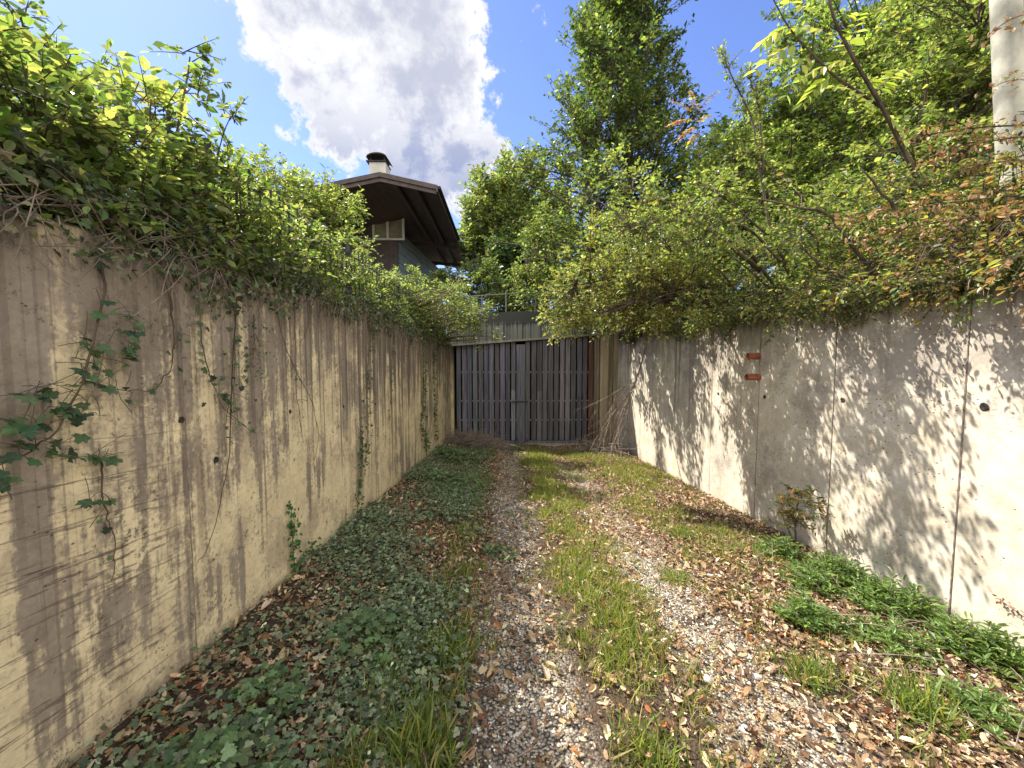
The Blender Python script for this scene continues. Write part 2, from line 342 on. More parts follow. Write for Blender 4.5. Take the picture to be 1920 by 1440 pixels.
# ------------------------------------------------------------------ terrain and driveway
XL, XR, YF = -1.45, 3.02, 10.5
def vnoise(x, y, s, seed=0):
    a = np.sin(x*s*1.3+seed)*np.cos(y*s*1.1+seed*2.1) + .5*np.sin(x*s*2.9+y*s*1.7+seed*.7) + .3*np.cos(y*s*4.3-x*s*3.1+seed)
    return a / 1.8
def G(x, y):
    x = np.asarray(x, float); y = np.asarray(y, float)
    z = -(1.45 + .077 * y) - .05 * (x - .4)
    z = z + .10 * np.clip((-.5 - x) / .9, 0, 1) ** 1.3
    z = z - .035 * np.exp(-((x - .06) / .22) ** 2) - .035 * np.exp(-((x - 1.22) / .25) ** 2)
    z = z + .07 * np.exp(-((x - 2.3) / .5) ** 2) * np.clip((y - 2) / 4, 0, 1)
    z = z + .02 * vnoise(x, y, 2.2, 1) + .008 * vnoise(x, y, 7, 4)
    return z
def grid(xs, ys, fn):
    Xg, Yg = np.meshgrid(xs, ys); V = np.stack([Xg, Yg, fn(Xg, Yg)], -1).reshape(-1, 3)
    nx, ny = len(xs), len(ys); i, j = np.meshgrid(np.arange(nx-1), np.arange(ny-1)); a = (j*nx+i).ravel()
    return V, np.stack([a, a+1, a+nx+1, a+nx], 1)
V, Q = grid(np.linspace(XL-.15, XR+.15, 120), np.concatenate([np.linspace(-14, -1, 30), np.linspace(-.9, 10.62, 260)]), G)
tag(mesh_np('driveway', V, [Q], M_GROUND, smooth=True, origin=(0, 0, 0)), kind='structure')
def TL(x, y): return .40 + .03 * vnoise(x, y, .8) + np.clip((y - 11) * .05, 0, 1.0) + np.clip(-(x+3) * .02, 0, 2)
def TR(x, y): return .44 + .03 * vnoise(x, y, .8) + np.clip((x - 3.6) * .16, 0, 9) + np.clip((y - 7) * .085, 0, 6)
def TB(x, y): return 1.08 + .03 * vnoise(x, y, .8) + np.clip((y - 14) * .10, 0, 14)
tb = []
qs = 0; Vs = []; Qs = []
for xs, ys, fn in [(np.concatenate([-np.geomspace(250, 2, 30), [XL-.28]]), np.concatenate([np.linspace(-60, 10.6, 60), np.geomspace(10.8, 350, 30)]), TL),
                   (np.concatenate([[XR+.28], np.geomspace(3.6, 250, 30)]), np.concatenate([np.linspace(-60, 10.6, 60), np.geomspace(10.8, 350, 30)]), TR),
                   (np.linspace(XL-.28, XR+.28, 12), np.concatenate([[10.82], np.geomspace(11, 350, 40)]), TB)]:
    V, Q = grid(xs, ys, fn); Vs.append(V); Qs.append(Q + qs); qs += len(V)
tag(mesh_np('terrain', np.concatenate(Vs), [np.concatenate(Qs)], M_EARTH, smooth=True, origin=(0, 0, 0)), kind='structure')

# ------------------------------------------------------------------ retaining walls
def retaining(name, x, s, ztop, joints, y0, y1, m, label):
    root = empty(name, (x, 2.5, -1.5), label, 'wall')
    P = [(x, y0)]
    g = .006
    for j in joints: P += [(x, j-g), (x - s*.010, j-g*.4), (x - s*.010, j+g*.4), (x, j+g)]
    P += [(x, y1)]
    n = len(P); mb = MB()
    th = .28
    A = np.array(P)
    ys = A[:, 1]
    zt = ztop + .012 * vnoise(ys, ys, 3., 2)
    V = []
    for k in range(n): V.append((A[k, 0], ys[k], -3.2))
    for k in range(n): V.append((A[k, 0], ys[k], zt[k] - .012))
    for k in range(n): V.append((A[k, 0] - s*.012, ys[k], zt[k]))
    for k in range(n): V.append((x - s*th, ys[k], zt[k]))
    for k in range(n): V.append((x - s*th, ys[k], -3.2))
    Q = []
    for r in range(4):
        for k in range(n-1):
            q = (r*n+k, r*n+k+1, (r+1)*n+k+1, (r+1)*n+k); Q.append(q if s < 0 else q[::-1])
    Q.append([0, n, 2*n, 3*n][::1]); Q.append([0, 3*n, 4*n, 0][:4])
    mb.add(V, Q[:-1] + [(n-1, 2*n-1, 3*n-1, 4*n-1)])
    mb.build('wall_face', m, root)
    return root
jl = [-1.2, -.2, .8, 1.78, 2.70, 3.58, 4.5, 5.45, 6.4, 7.35, 8.3, 9.3]
jr = [-1.7, -.6, .45, 1.49, 2.53, 3.56, 4.63, 5.69, 6.7, 7.7, 8.7, 9.6]
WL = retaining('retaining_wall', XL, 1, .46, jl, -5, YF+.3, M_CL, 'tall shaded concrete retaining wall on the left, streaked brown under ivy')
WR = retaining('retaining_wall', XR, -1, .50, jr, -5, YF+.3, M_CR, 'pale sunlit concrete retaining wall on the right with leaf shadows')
def tie(px, py, X, s, r, root):
    p = at_x(px, py, X); mb = MB()
    a = np.linspace(0, 2*np.pi, 13)[:-1]; rr = r * (1 + .12 * rnd(12))
    ring = [(X + s*.003, p.y + math.cos(t)*q*1.25, p.z + math.sin(t)*q*1.25) for t, q in zip(a, rr)]
    ring2 = [(X + s*.007, p.y + math.cos(t)*q, p.z + math.sin(t)*q) for t, q in zip(a, rr)]
    V = ring + ring2 + [(X + s*.002, p.y, p.z)]
    Q = [(i, (i+1) % 12, 12+(i+1) % 12, 12+i) for i in range(12)]; T = [(12+i, 12+(i+1) % 12, 24) for i in range(12)]
    mb.add(V, Q, T); mb.build('tie_hole', M_HOLE, root)  # dark disc proud of the wall, the hole's shade put into its colour
for px, py, r in [(339, 787, .013), (543, 772, .013), (643, 762, .013), (404, 862, .014), (703, 757, .013)]: tie(px, py, XL, 1, r, WL)
for px, py, r in [(1580, 750, .019), (1846, 763, .021), (1434, 744, .018), (1347, 738, .018)]: tie(px, py, XR, -1, r, WR)
# rope-like sealing strip in the two nearest joints on the right
for yj in (2.53, 3.56, 4.63):
    zz = np.linspace(-2.0, .45, 90)
    P = np.stack([np.full(90, XR-.001) + .0015*np.sin(zz*150), yj + .0015*np.cos(zz*130) + .004*np.sin(zz*3), zz], 1)
    mb = MB(); mb.tube(P, .0045 if yj < 3 else .0035, 5); mb.build('joint_strip', M_DEAD, WR)
zz = np.linspace(-1.5, .45, 60); P = np.stack([np.full(60, XL+.001), 1.80 + .002*np.sin(zz*40), zz], 1)
mb = MB(); mb.tube(P, .003, 5); mb.build('joint_strip', M_DEAD, WL)

# terracotta drain pipe stubs
for (px, py, L, lab) in [(1424, 668, .14, 'upper of the two terracotta drain pipe stubs in the right wall'), (1424, 707, .155, 'lower of the two terracotta drain pipe stubs, just under the other one')]:
    p = at_x(px, py, XR); rt = empty('drain_pipe', p, lab, 'pipe', 'terracotta drain pipes in the right wall')
    r = .036; mb = MB(); L0 = XR-L
    mb.tube([(x, p.y, p.z) for x in (XR+.05, XR-.02, XR-.021, XR-.045, XR-.046, L0+.03, L0+.029, L0)], [r, r, r*1.08, r*1.08, r, r, r*1.1, r*1.1], 20, caps=False)
    mb.tube([(x, p.y, p.z) for x in (L0, L0+.08)], r*.8, 20, caps=False)
    a = np.linspace(0, 2*np.pi, 21)[:-1]; ring = lambda q: [(L0-.0005, p.y+math.cos(t)*q, p.z+math.sin(t)*q) for t in a]
    mb.add(ring(r*1.1)+ring(r*.8), [(k, (k+1) % 20, 20+(k+1) % 20, 20+k) for k in range(20)])
    mb.build('pipe_stub', M_TERRA, rt, smooth=False)
    mb = MB(); mb.tube([(L0+.04, p.y, p.z), (L0+.075, p.y, p.z)], r*.79, 16); mb.build('bore_shade', M_VOID, rt)  # near-black plug, the shade inside the bore put into its colour

# ------------------------------------------------------------------ garage front
def gz(px, py): return at_y(px, py, YF)
gar = empty('garage', (.8, YF, -2.3), 'concrete garage front with grey slatted double gate at the end of the driveway', 'garage')
gx0, gx1 = gz(850, 700).x, gz(1114, 700).x
lb0, lb1 = gz(850, 645).z, gz(1150, 622).z
lt0, lt1 = gz(850, 592).z, gz(1150, 570).z
lz = lambda x, a, b: a + (b-a) * (x - gx0) / (3.02 - gx0)
def lint(y0, y1, za, zb, x0=XL, x1=XR):
    return [(x0,y0,lz(x0,*za)),(x1,y0,lz(x1,*za)),(x1,y1,lz(x1,*za)),(x0,y1,lz(x0,*za)),(x0,y0,lz(x0,*zb)),(x1,y0,lz(x1,*zb)),(x1,y1,lz(x1,*zb)),(x0,y1,lz(x0,*zb))]
mb = MB(); mid0, mid1 = gz(850, 614).z, gz(1150, 596).z
mb.hexa(lint(YF, YF+.3, (mid0+.008, mid1+.008), (lt0, lt1))); mb.hexa(lint(YF+.004, YF+.3, (lb0, lb1), (mid0, mid1))); mb.hexa(lint(YF+.02, YF+.28, (mid0-.01, mid1-.01), (mid0+.02, mid1+.02)))
mb.build('lintel', M_CF, gar)
mb = MB(); mb.hexa(lint(YF-.05, YF+.2, (lb0-.055, lb1-.055), (lb0-.002, lb1-.002))); mb.build('lintel_trim', simple('trim', (.28, .26, .2), .3, 8), gar)
mb = MB()
for a, b, dy in [(gx1+.02, gx1+.16, .10), (gx1+.17, gx1+.40, .0), (gx1+.41, gx1+.52, .07), (gx1+.53, XR+.01, .03)]:
    mb.box((a, YF+dy, -3), (b, YF+.3, lz(b, lb0, lb1)-.06), bev=.01)
mb.build('pier', simple('stained_pier', (.33, .27, .19), .5, 1.0, .85, .4, (9, 9, .5)), gar)
mb = MB(); mb.box((XL, YF+.05, -3), (gx0, YF+.3, lb0-.06)); mb.build('pier', M_CL, gar)
zb = gz(1000, 838).z; 
# dark inside
mb = MB(); x0, x1, y0, y1, z0, z1 = gx0-.2, gx1+.2, YF+.31, YF+5, zb-.3, lb1+.2
mb.add([(x0,y0,z0),(x1,y0,z0),(x1,y1,z0),(x0,y1,z0),(x0,y0,z1),(x1,y0,z1),(x1,y1,z1),(x0,y1,z1)], [(0,1,2,3),(7,6,5,4),(1,5,6,2),(2,6,7,3),(3,7,4,0)])
mb.build('garage_room', M_VOID, gar)
pm = gz(968, 700).x; pe = gz(985, 700).x
def gate_leaf(a, b, n, dim):
    root = MB(); pw = (b-a)/n
    zt = min(lz(a, lb0, lb1), lz(b, lb0, lb1)) - .06; zl = gz(1000, 826).z
    for k in range(n):
        c = np.array(dim) * rng.uniform(.55, 1.25) * (1 + rnd(3)*.05)
        x = a + pw*(k+.08); tilt = rnd()*.003
        wd = pw*rng.uniform(.76, .85)
        if k == n-1 and b > 1.5: c = np.array((.12, .06, .04))
        if rng.random() < .18:      # patched slat: lower piece of another tone
            zm = gz(1000, rng.uniform(725, 752)).z
            root.box((x, YF+.05, zm), (x+wd, YF+.075, lz(x, lb0, lb1)-.065), c*.75); root.box((x, YF+.052, zl), (x+wd, YF+.073, zm-.002), c*1.25)
        else: root.box((x+tilt, YF+.05, zl), (x+wd+tilt, YF+.075, lz(x, lb0, lb1)-.065), c)
    o = root.build('gate_leaf', M_WOODG, gar)
    o['label'] = 'left leaf of vertical grey slats' if a < 0 else 'right leaf of vertical grey slats with a brown end slat'
    for py in (698, 752, 788):
        z = gz(1000, py).z; r = MB(); r.box((a, YF+.078, z-.028), (b, YF+.11, z+.028), (.13, .13, .15))
        for k in range(n): r.tube([(a+pw*(k+.9+.08), YF+.045, z), (a+pw*(k+.98), YF+.08, z)], .012, 6, (.35, .35, .36))
        r.build('cross_rail', M_WOODG, o, origin=None)
    r = MB(); z = gz(1000, 829).z; r.box((a, YF+.03, z-.035), (b, YF+.1, z+.03), (.16, .16, .18)); r.build('bottom_rail', M_WOODG, o)
    r = MB(); r.box((a, YF+.045, gz(1000, 842).z), (b, YF+.09, z-.037), (.42, .38, .30)); r.build('kick_board', M_WOODG, o)
    r = MB(); r.box((a, YF+.02, gz(1000, 848).z), (b, YF+.11, gz(1000, 842.6).z), (.09, .09, .10)); r.build('sill_rail', M_WOODG, o)
gate_leaf(gx0+.07, pm, 11, (.16, .16, .195)); gate_leaf(pe, gx1, 12, (.16, .15, .175))
for ch in [c for c in gar.children if c.name.startswith('gate_leaf')]:
    for g in ch.children: pass
mb = MB(); mb.box((pm+.004, YF+.0, gz(1000, 852).z), (pe-.004, YF+.08, lb0-.07+.06), (.13, .13, .165), bev=.008); mb.build('centre_post', M_WOODG, gar)
mb = MB(); z = gz(975, 753).z; mb.box((pm-.12, YF-.03, z-.02), (pe+.08, YF-.004, z+.02), (.05, .05, .06)); mb.build('latch_bar', M_IRON, gar)
for px in (966, 984):
    x = gz(px, 800).x; za, zc = gz(px, 848).z, gz(px, 820).z
    mb = MB(); mb.tube([(x, YF-.02, za), (x, YF-.02, zc-.04), (x+.02, YF-.02, zc), (x+.06, YF-.02, zc), (x+.075, YF-.02, zc-.04), (x+.075, YF-.02, zc-.12)], .009, 6); mb.build('drop_bolt', M_IRON, gar, smooth=True)
mb = MB(); mb.tube([(gx1+.06, YF+.03, -2.3), (gx1+.06, YF+.03, .6)], .016, 8); mb.build('conduit', M_RAIL, gar, smooth=True)
# railing above the garage
rt = empty('railing', (.8, 11.2, 1.1), 'thin grey pipe railing on top of the garage front', 'railing')
pz = lambda px, py: at_y(px, py, 11.2)
mb = MB(); mb.tube([pz(820, 561), pz(905, 554), pz(949, 551), pz(1004, 547), pz(1150, 538)], .012, 8); mb.build('top_rail', M_RAIL, rt, smooth=True)
mb = MB(); mb.tube([pz(820, 583), pz(949, 574), pz(1150, 563)], .008, 6); mb.build('lower_rail', M_RAIL, rt)
for px, py in [(860, 557), (904, 554), (949, 545), (1004, 541), (1062, 540), (1120, 536)]:
    p = pz(px, py); mb = MB(); mb.tube([(p.x, 11.2, 1.0), tuple(p)], .019, 8); mb.build('post', M_RAIL, rt)

# ------------------------------------------------------------------ house behind
hs = empty('house', (-5, 20, 1.2), 'dark timber chalet with overhanging gable roof behind the left hedge', 'house')
Z1, Z2 = 14.6, 27.8
e1 = at_y(818, 348, Z1); rd = at_y(712, 324, Z1); lf = at_y(540, 360, Z1)
H_e, H_r, H_l = e1.z, rd.z, lf.z; xe, xr_, xl_ = e1.x, rd.x, lf.x - 1.2; H_l -= .25
def slab(xa, za, xb, zb_, th, y0, y1): return [(xa,y0,za-th),(xb,y0,zb_-th),(xb,y1,zb_-th),(xa,y1,za-th),(xa,y0,za),(xb,y0,zb_),(xb,y1,zb_),(xa,y1,za)]
roof = MB(); roof.hexa(slab(xr_, H_r, xe, H_e, .07, Z1+.03, Z2)); roof.hexa(slab(xl_, H_l, xr_, H_r, .07, Z1+.03, Z2))
ro = roof.build('roof', M_ROOF, hs)
mb = MB()
for xa, za, xb, zb_ in [(xr_, H_r, xe, H_e), (xl_, H_l, xr_, H_r)]:
    mb.hexa(slab(xa, za+.02, xb, zb_+.02, .16, Z1-.03, Z1+.028)); mb.hexa(slab(xa, za-.142, xb, zb_-.142, .14, Z1+.03, Z1+.09))
mb.build('barge_board', M_ROOFW, hs)
mb = MB(); mb.box((xe-.0, Z1-.03, H_e-.22), (xe+.05, Z2, H_e+.01)); mb.build('fascia_board', M_ROOFW, hs)
gt = MB(); gt.tube([(xe+.11, Z1+.0, H_e-.06), (xe+.11, Z2, H_e-.1)], .055, 10); gt.build('gutter', M_ROOF, hs)
mb = MB()      # soffit boards and purlins
nb = 60
for k in range(nb):
    y0 = Z1+.10+(Z2-Z1-.1)*k/nb; y1 = y0+(Z2-Z1-.1)/nb-.012
    mb.hexa(slab(xr_, H_r-.072, xe-.02, H_e-.072, .03, y0, y1)); mb.hexa(slab(xl_, H_l-.072, xr_, H_r-.072, .03, y0, y1))
mb.build('soffit', M_ROOFW, hs)
for f in (.25, .62):
    x = xr_ + (xe-xr_)*f; z = H_r + (H_e-H_r)*f; mb = MB(); mb.box((x-.07, Z1+.12, z-.28), (x+.07, Z2-.1, z-.105)); mb.build('purlin', M_ROOFW, hs)
for yy in (21.5, 25.5):
    mb = MB(); mb.hexa(slab(-5.1, H_r-.40, xe-.1, H_e-.20, .16, yy-.08, yy+.08)); mb.build('cross_beam', M_ROOFW, hs)
q0 = at_y(747, 430, 19.0); q1 = at_y(829, 508, 27.2)
zb0 = 1.0
mb = MB()     # side wall, boarded
for k in range(22):
    za = q0.z - .05 - .25*k; wb = .23
    if za - wb < zb0: break
    off = .012*(k % 2)
    mb.hexa([(q0.x-.2,q0.y,za-wb),(q0.x+off,q0.y,za-wb),(q1.x+off,q1.y,za-wb-.1),(q1.x-.2,q1.y,za-wb-.1),(q0.x-.2,q0.y,za),(q0.x+off,q0.y,za),(q1.x+off,q1.y,za-.1),(q1.x-.2,q1.y,za-.1)])
mb.build('side_wall', M_CLAD, hs)
mb = MB(); mb.box((xl_+.6, q0.y-.2, .5), (q0.x-.01, q0.y, q0.z+.35)); mb.build('gable_wall', M_ROOFW, hs)
mb = MB(); mb.box((xl_+.62, q0.y-.0, .5), (q0.x-.21, q1.y, q0.z-.3)); mb.build('inner_wall', M_PLAST, hs)
wp = at_y(737, 410, q0.y-.22)
wf = MB()
for a, b in [((-.95, -.9), (-.85, 1.3)), ((-.30, -.9), (-.20, 1.3)), ((.42, -.9), (.52, 1.1)), ((-.95, -.98), (.52, -.9))]:
    wf.box((wp.x+a[0], q0.y-.28, wp.z+a[1]), (wp.x+b[0], q0.y-.2, wp.z+b[1]))
wo = wf.build('window', M_WHITE, hs)
mb = MB(); mb.box((wp.x-.85, q0.y-.215, wp.z-.9), (wp.x+.42, q0.y-.202, wp.z+1.2)); mb.build('pane', simple('pane_glass', (.30, .28, .2), .3, 2, .15, 0), wo)
mb = MB(); bb = at_y(714, 520, 18.3); mb.box((bb.x-2.4, 18.2, bb.z-.5), (bb.x+.35, 18.8, bb.z+.15)); mb.build('balcony', M_CLAD, hs)
# chimney
c0, c1 = at_y(697, 300, 15.6), at_y(727, 300, 15.6); cz = at_y(712, 303, 15.6).z - .16
zr = lambda x: H_l+(H_r-H_l)*(x-xl_)/(xr_-xl_)-.03
mb = MB(); mb.hexa([(c0.x,15.3,zr(c0.x)),(c1.x,15.3,zr(c1.x)),(c1.x,15.9,zr(c1.x)),(c0.x,15.9,zr(c0.x)),(c0.x,15.3,cz),(c1.x,15.3,cz),(c1.x,15.9,cz),(c0.x,15.9,cz)]); ch = mb.build('chimney', M_PLAST, hs)
mb = MB()
for xx in (c0.x+.02, c1.x-.07):
    for yy in (15.33, 15.82): mb.box((xx, yy, cz+.03), (xx+.05, yy+.05, cz+.16))
mb.box((c0.x-.10, 15.24, cz), (c1.x+.02, 15.96, cz+.04)); mb.build('chimney_collar', M_ROOF, hs)
mb = MB(); a = np.linspace(0.1, math.pi-.1, 9); cx = (c0.x+c1.x)/2; rr = (c1.x-c0.x)/2+.08
V = [(cx - math.cos(t)*rr, y, cz+.14+math.sin(t)*.17) for y in (15.2, 16.0) for t in a] + [(cx - math.cos(t)*rr, y, cz+.11+math.sin(t)*.15) for y in (15.2, 16.0) for t in a]
Q = [(i, i+1, 10+i, 9+i) for i in range(8)] + [(18+i+1, 18+i, 27+i, 28+i) for i in range(8)] + [(i+1, i, 18+i, 19+i) for i in range(8)] + [(9+i, 10+i, 28+i, 27+i) for i in range(8)]
mb.add(V, Q); mb.build('chimney_cowl', M_ROOF, hs)

# ------------------------------------------------------------------ utility pole
pr = empty('utility_pole', (at_y(1888, 500, 3.45).x, 3.45, .4), 'round weathered concrete utility pole rising behind the right wall', 'pole')
pa, pb = at_y(1914, 520, 3.45), at_y(1874, -300, 3.45)
mb = MB(); ts = np.linspace(0, 1, 24); mb.tube([(pa.x*(1-q)+pb.x*q, 3.45, pa.z*(1-q)*1+pb.z*q - .3*(1-q)) for q in ts], .087+.010*(1-ts), 28)
mb.build('shaft', simple('pole_concrete', (.40, .38, .31), .5, 3.2, .85, .3, (1, 1, .8)), pr, smooth=True)
mb = MB()
for zc in (2.05, 2.07):
    aa = np.linspace(0, 2*np.pi, 25); mb.tube([(pa.x*.6+pb.x*.4+.098*math.cos(q), 3.45+.098*math.sin(q), zc+.01*math.sin(q*2)) for q in aa], .003, 5)
mb.build('wire_band', M_RAIL, pr)

# ------------------------------------------------------------------ fence on the left wall
fr = empty('metal_fence', (XL-.12, 4, .45), 'dark metal picket fence overgrown on the left wall top', 'fence')
for y in np.arange(2.2, 9.8, 1.9):
    mb = MB(); mb.box((XL-.15, y-.016, .40), (XL-.12, y+.016, 1.17)); mb.build('post', M_IRON, fr)
mb = MB(); mb.box((XL-.135, 1.9, 1.065), (XL-.125, 9.9, 1.077)); mb.build('top_rail', M_IRON, fr)
mb = MB(); mb.box((XL-.14, 1.9, .56), (XL-.12, 9.9, .585)); mb.build('lower_rail', M_IRON, fr)
for k, y in enumerate(np.arange(1.95, 9.8, .115)):
    mb = MB(); mb.tube([(XL-.13+rnd()*.003, y, .48), (XL-.13+rnd()*.004, y+rnd()*.006, 1.15+rnd()*.02)], [.0085, .0075], 5); mb.build('picket', M_IRON, fr)

# ------------------------------------------------------------------ vegetation
def bez(a, b, c, n):
    t = np.linspace(0, 1, n)[None, :, None]
    return (1-t)**2*a[:, None] + 2*t*(1-t)*b[:, None] + t**2*c[:, None]
def ell(specs):
    """clusters in a union of ellipsoids; spec = centre, radii, count"""
    out = []; w = []
    for c, r, n in specs:
        d = norm(rnd(n, 3)); q = rng.random((n, 1)) ** (1/2.4)
        lump = 1 + .16*np.sin(d[:, :1]*5+c[0]*3)*np.cos(d[:, 2:]*4+c[1]) 
        out.append(np.array(c) + d*np.array(r)*q*lump); w.append(d)
    return np.concatenate(out), np.concatenate(w)
def plant(name, label, cat, base, clusters, outward, stems, twigL, ntw, nlf, lsize, colfn, T=T_DIA, matl=None, group=None,
          up=.5, droop=.25, tr=.04, brr=.012, leafup=(0, 0, 1), upj=.6, spiky=1.):
    matl = matl or M_LEAF
    root = empty(name, base, label, cat, group)
    # stems: list of polylines (m,3)
    mb = MB(); sp = []
    for s in stems:
        s = np.array(s, float); m = len(s); tt = np.linspace(0, 1, 14); idx = np.linspace(0, 1, m)
        s2 = np.stack([np.interp(tt, idx, s[:, k]) for k in range(3)], 1); s2[1:-1] += rnd(12, 3)*tr*.35
        mb.tube(s2, tr*(1-.82*tt)+.002, 7); sp.append(s2)
    mb.build('trunk', M_BARK, root, smooth=True)
    S = np.concatenate(sp)
    C = clusters; N = len(C)
    # attach point: nearest stem point lying lower than the cluster
    D = np.linalg.norm(C[:, None]-S[None], axis=2)*(1+.45*rng.random((N, len(S)))) + 1.6*np.clip(S[None, :, 2]-C[:, None, 2]+.25*np.linalg.norm(C[:, None, :2]-S[None, :, :2], axis=2), 0, 9)
    A = S[np.argmin(D, 1)]
    mid = A*.45+C*.55; mid[:, 2] += .18*np.linalg.norm(C-A, axis=1)*up; mid += rnd(N, 3)*.06*np.linalg.norm(C-A, axis=1, keepdims=True)
    Bp = bez(A, mid, C, 6); L = np.linalg.norm(C-A, axis=1)
    Rb = (brr*np.clip(L, .3, 2.5))[:, None]*np.linspace(1, .3, 6)[None] + .0015
    V1, Q1 = tubes_np(Bp, Rb, 4)
    # twigs
    Ct = np.repeat(C, ntw, 0); Ot = np.repeat(outward, ntw, 0); Bd = np.repeat(norm(C-A), ntw, 0)
    n = len(Ct)
    d = norm(Ot*.45*spiky + Bd*.5 + rnd(n, 3)*.55 + np.array([0, 0, up]))
    Lt = twigL*rng.uniform(.55, 1.25, n)
    P0 = Ct + rnd(n, 3)*twigL*.12; P1 = P0 + d*(Lt*.5)[:, None]; P2 = P0 + d*Lt[:, None]; P2[:, 2] -= Lt*droop
    Pt = bez(P0, P1, P2, 4); Rt = np.tile(np.linspace(.0032, .0012, 4)*max(1, twigL/.25), (n, 1))
    V2, Q2 = tubes_np(Pt, Rt, 3)
    mesh_np('branches', np.concatenate([V1, V2]), [Q1, Q2+len(V1)], M_BARK, root)
    # leaves
    f = (np.arange(nlf)+.5)/nlf; f = .12+.88*f
    f = np.tile(f, n) + rnd(n*nlf)*.02; f = np.clip(f, .05, 1)[:, None]
    a, b, c = np.repeat(P0, nlf, 0), np.repeat(P1, nlf, 0), np.repeat(P2, nlf, 0)
    pos = (1-f)**2*a + 2*f*(1-f)*b + f**2*c
    td = norm(2*(1-f)*(b-a)+2*f*(c-b)+1e-6)
    side = norm(np.cross(td, np.array([0, 0, 1.])))*(np.tile(np.where(np.arange(nlf) % 2, 1., -1.), n)[:, None])
    ld = norm(td*.55 + side*.8 + rnd(n*nlf, 3)*.35 + np.array([0, 0, -.15]))
    uu = np.array(leafup) + rnd(n*nlf, 3)*upj
    sz = lsize*np.clip(np.exp(rnd(n*nlf)*.33)*.9, .35, 1.8)
    pos = pos + ld*.004
    leaves('crown', pos, ld, uu, sz, colfn(pos), T, matl, root)
    return root
G_DARK, G_MID, G_LITE, G_YEL, G_GOLD, G_BRN, G_RUST = (.055, .09, .03), (.12, .175, .05), (.195, .245, .085), (.30, .32, .115), (.38, .30, .07), (.30, .18, .085), (.28, .10, .035)
def cf(cols, wts, jit=.25): return lambda p: palette(len(p), cols, wts, jit)

# --- left hedge: upright shrubs behind the fence
def hz(y): return np.interp(y, [0, 1.0, 2.5, 4, 6, 7.6, 9.6], [.92, 1.10, 1.36, 1.24, 1.42, 1.5, 1.38])
ylist = [.15, .8, 1.35, 1.95, 2.6, 3.3, 4.1, 4.95, 5.9, 6.9, 8.0, 9.1]
llab = ['shrub at the left picture edge, tallest of the near dark leaves', 'dense dark green shrub above the near left wall with yellow backlit tips', 'shrub with tall thin sprigs against the pale sky at upper left',
        'bright green shrub with large ovate leaves below the blue gap', 'hedge shrub with upright sprig left of the white cloud', 'hedge shrub under the small detached cloud puff', 'yellow green hedge shrub with picket bars showing through',
        'hedge shrub whose sprigs stand before the left end of the dark roof', 'hedge shrub in front of the chalet gable', 'hedge shrub hiding the chalet window bottom', 'hedge shrub below the grey cladding of the chalet', 'last hedge shrub before the garage corner, spilling over the wall']
for i, y in enumerate(ylist):
    h = float(hz(y)); near = y < 3
    nsh = 14 if near else 15
    stems = []; cl = []; ow = []
    wid = .42 if i else .35
    for k in range(nsh):
        x0 = rng.uniform(-2.5, -1.6); y0 = y + rng.uniform(-wid, wid); hh = h*rng.uniform(.72, 1.0) + (.0 if x0 > -2 else .1)
        if k < 2: hh = h + rng.uniform(.15, .42 if near else .30)
        top = np.array([x0 + rnd()*.10, y0 + rnd()*.10, hh]); st = np.array([[x0, y0, .38], [x0+rnd()*.04, y0+rnd()*.04, .38+(hh-.38)*.5], top]); stems.append(st)
        m = int(6 + (hh-.4)*11)
        q = np.linspace(.06, 1.0, m); c = np.stack([np.interp(q, [0, .5, 1], st[:, j]) for j in range(3)], 1)
        spread = (.20*(1-q)**.6)[:, None]; c[:, :2] += rnd(m, 2)*spread + 0
        cl.append(c); o = rnd(m, 3); o[:, 2] = .3; ow.append(norm(o))
    cc, oo = ell([((-1.78, y, .42+(h-.5)*.45), (.34, .42, (h-.5)*.5), 34 if y < 3 else 26), ((-1.50, y, .70), (.14, .42, .26), 26 if y < 2 or y > 6.5 else 7)]); cl.append(cc); ow.append(oo)
    if y > 6.5:      # the far shrubs lean over the wall
        cc, oo = ell([((-1.05, y+.1, 1.0), (.5, .55, .5), 60)]); cl.append(cc); ow.append(oo)
    if y > 8.5:
        cc, oo = ell([((-.75, y+.2, 1.02), (.55, .5, .36), 50), ((-.5, y-.3, .55), (.3, .3, .22), 10)]); cl.append(cc); ow.append(oo)
    C = np.concatenate(cl); O = np.concatenate(ow)
    cols = [G_MID, G_LITE, G_YEL, G_DARK]; wt = [3, 4, 2.4, 1.] if i > 3 else [3.5, 3.5, 2.5, 1.5]
    plant('hedge_shrub', llab[i], 'shrub', (-2.0, y, .4), C, O, stems, .15 if near else .17, 5 if near else 5, 8, .040 if near else .038, cf(cols, wt), T=T_OVAL if near else T_DIA, matl=M_LEAFB,
          group='shrubs of the left hedge', tr=.007, brr=.006, up=.35, droop=.1)
# broad leaved sapling inside the near hedge
C, O = ell([((-1.95, 2.25, 1.28), (.16, .22, .10), 9), ((-1.75, 1.0, 1.05), (.1, .12, .08), 5)])
plant('elder_sapling', 'sapling with large pale yellow green leaves sticking out of the near left hedge', 'sapling', (-1.95, 2.2, .4), C, O, [[(-1.95, 2.2, .4), (-1.9, 2.2, .9), (-1.93, 2.25, 1.3)]], .16, 4, 5, .085,
      cf([G_LITE, G_YEL], [1, 2], .15), T=T_OVAL, matl=M_LEAFB, tr=.01, brr=.006)

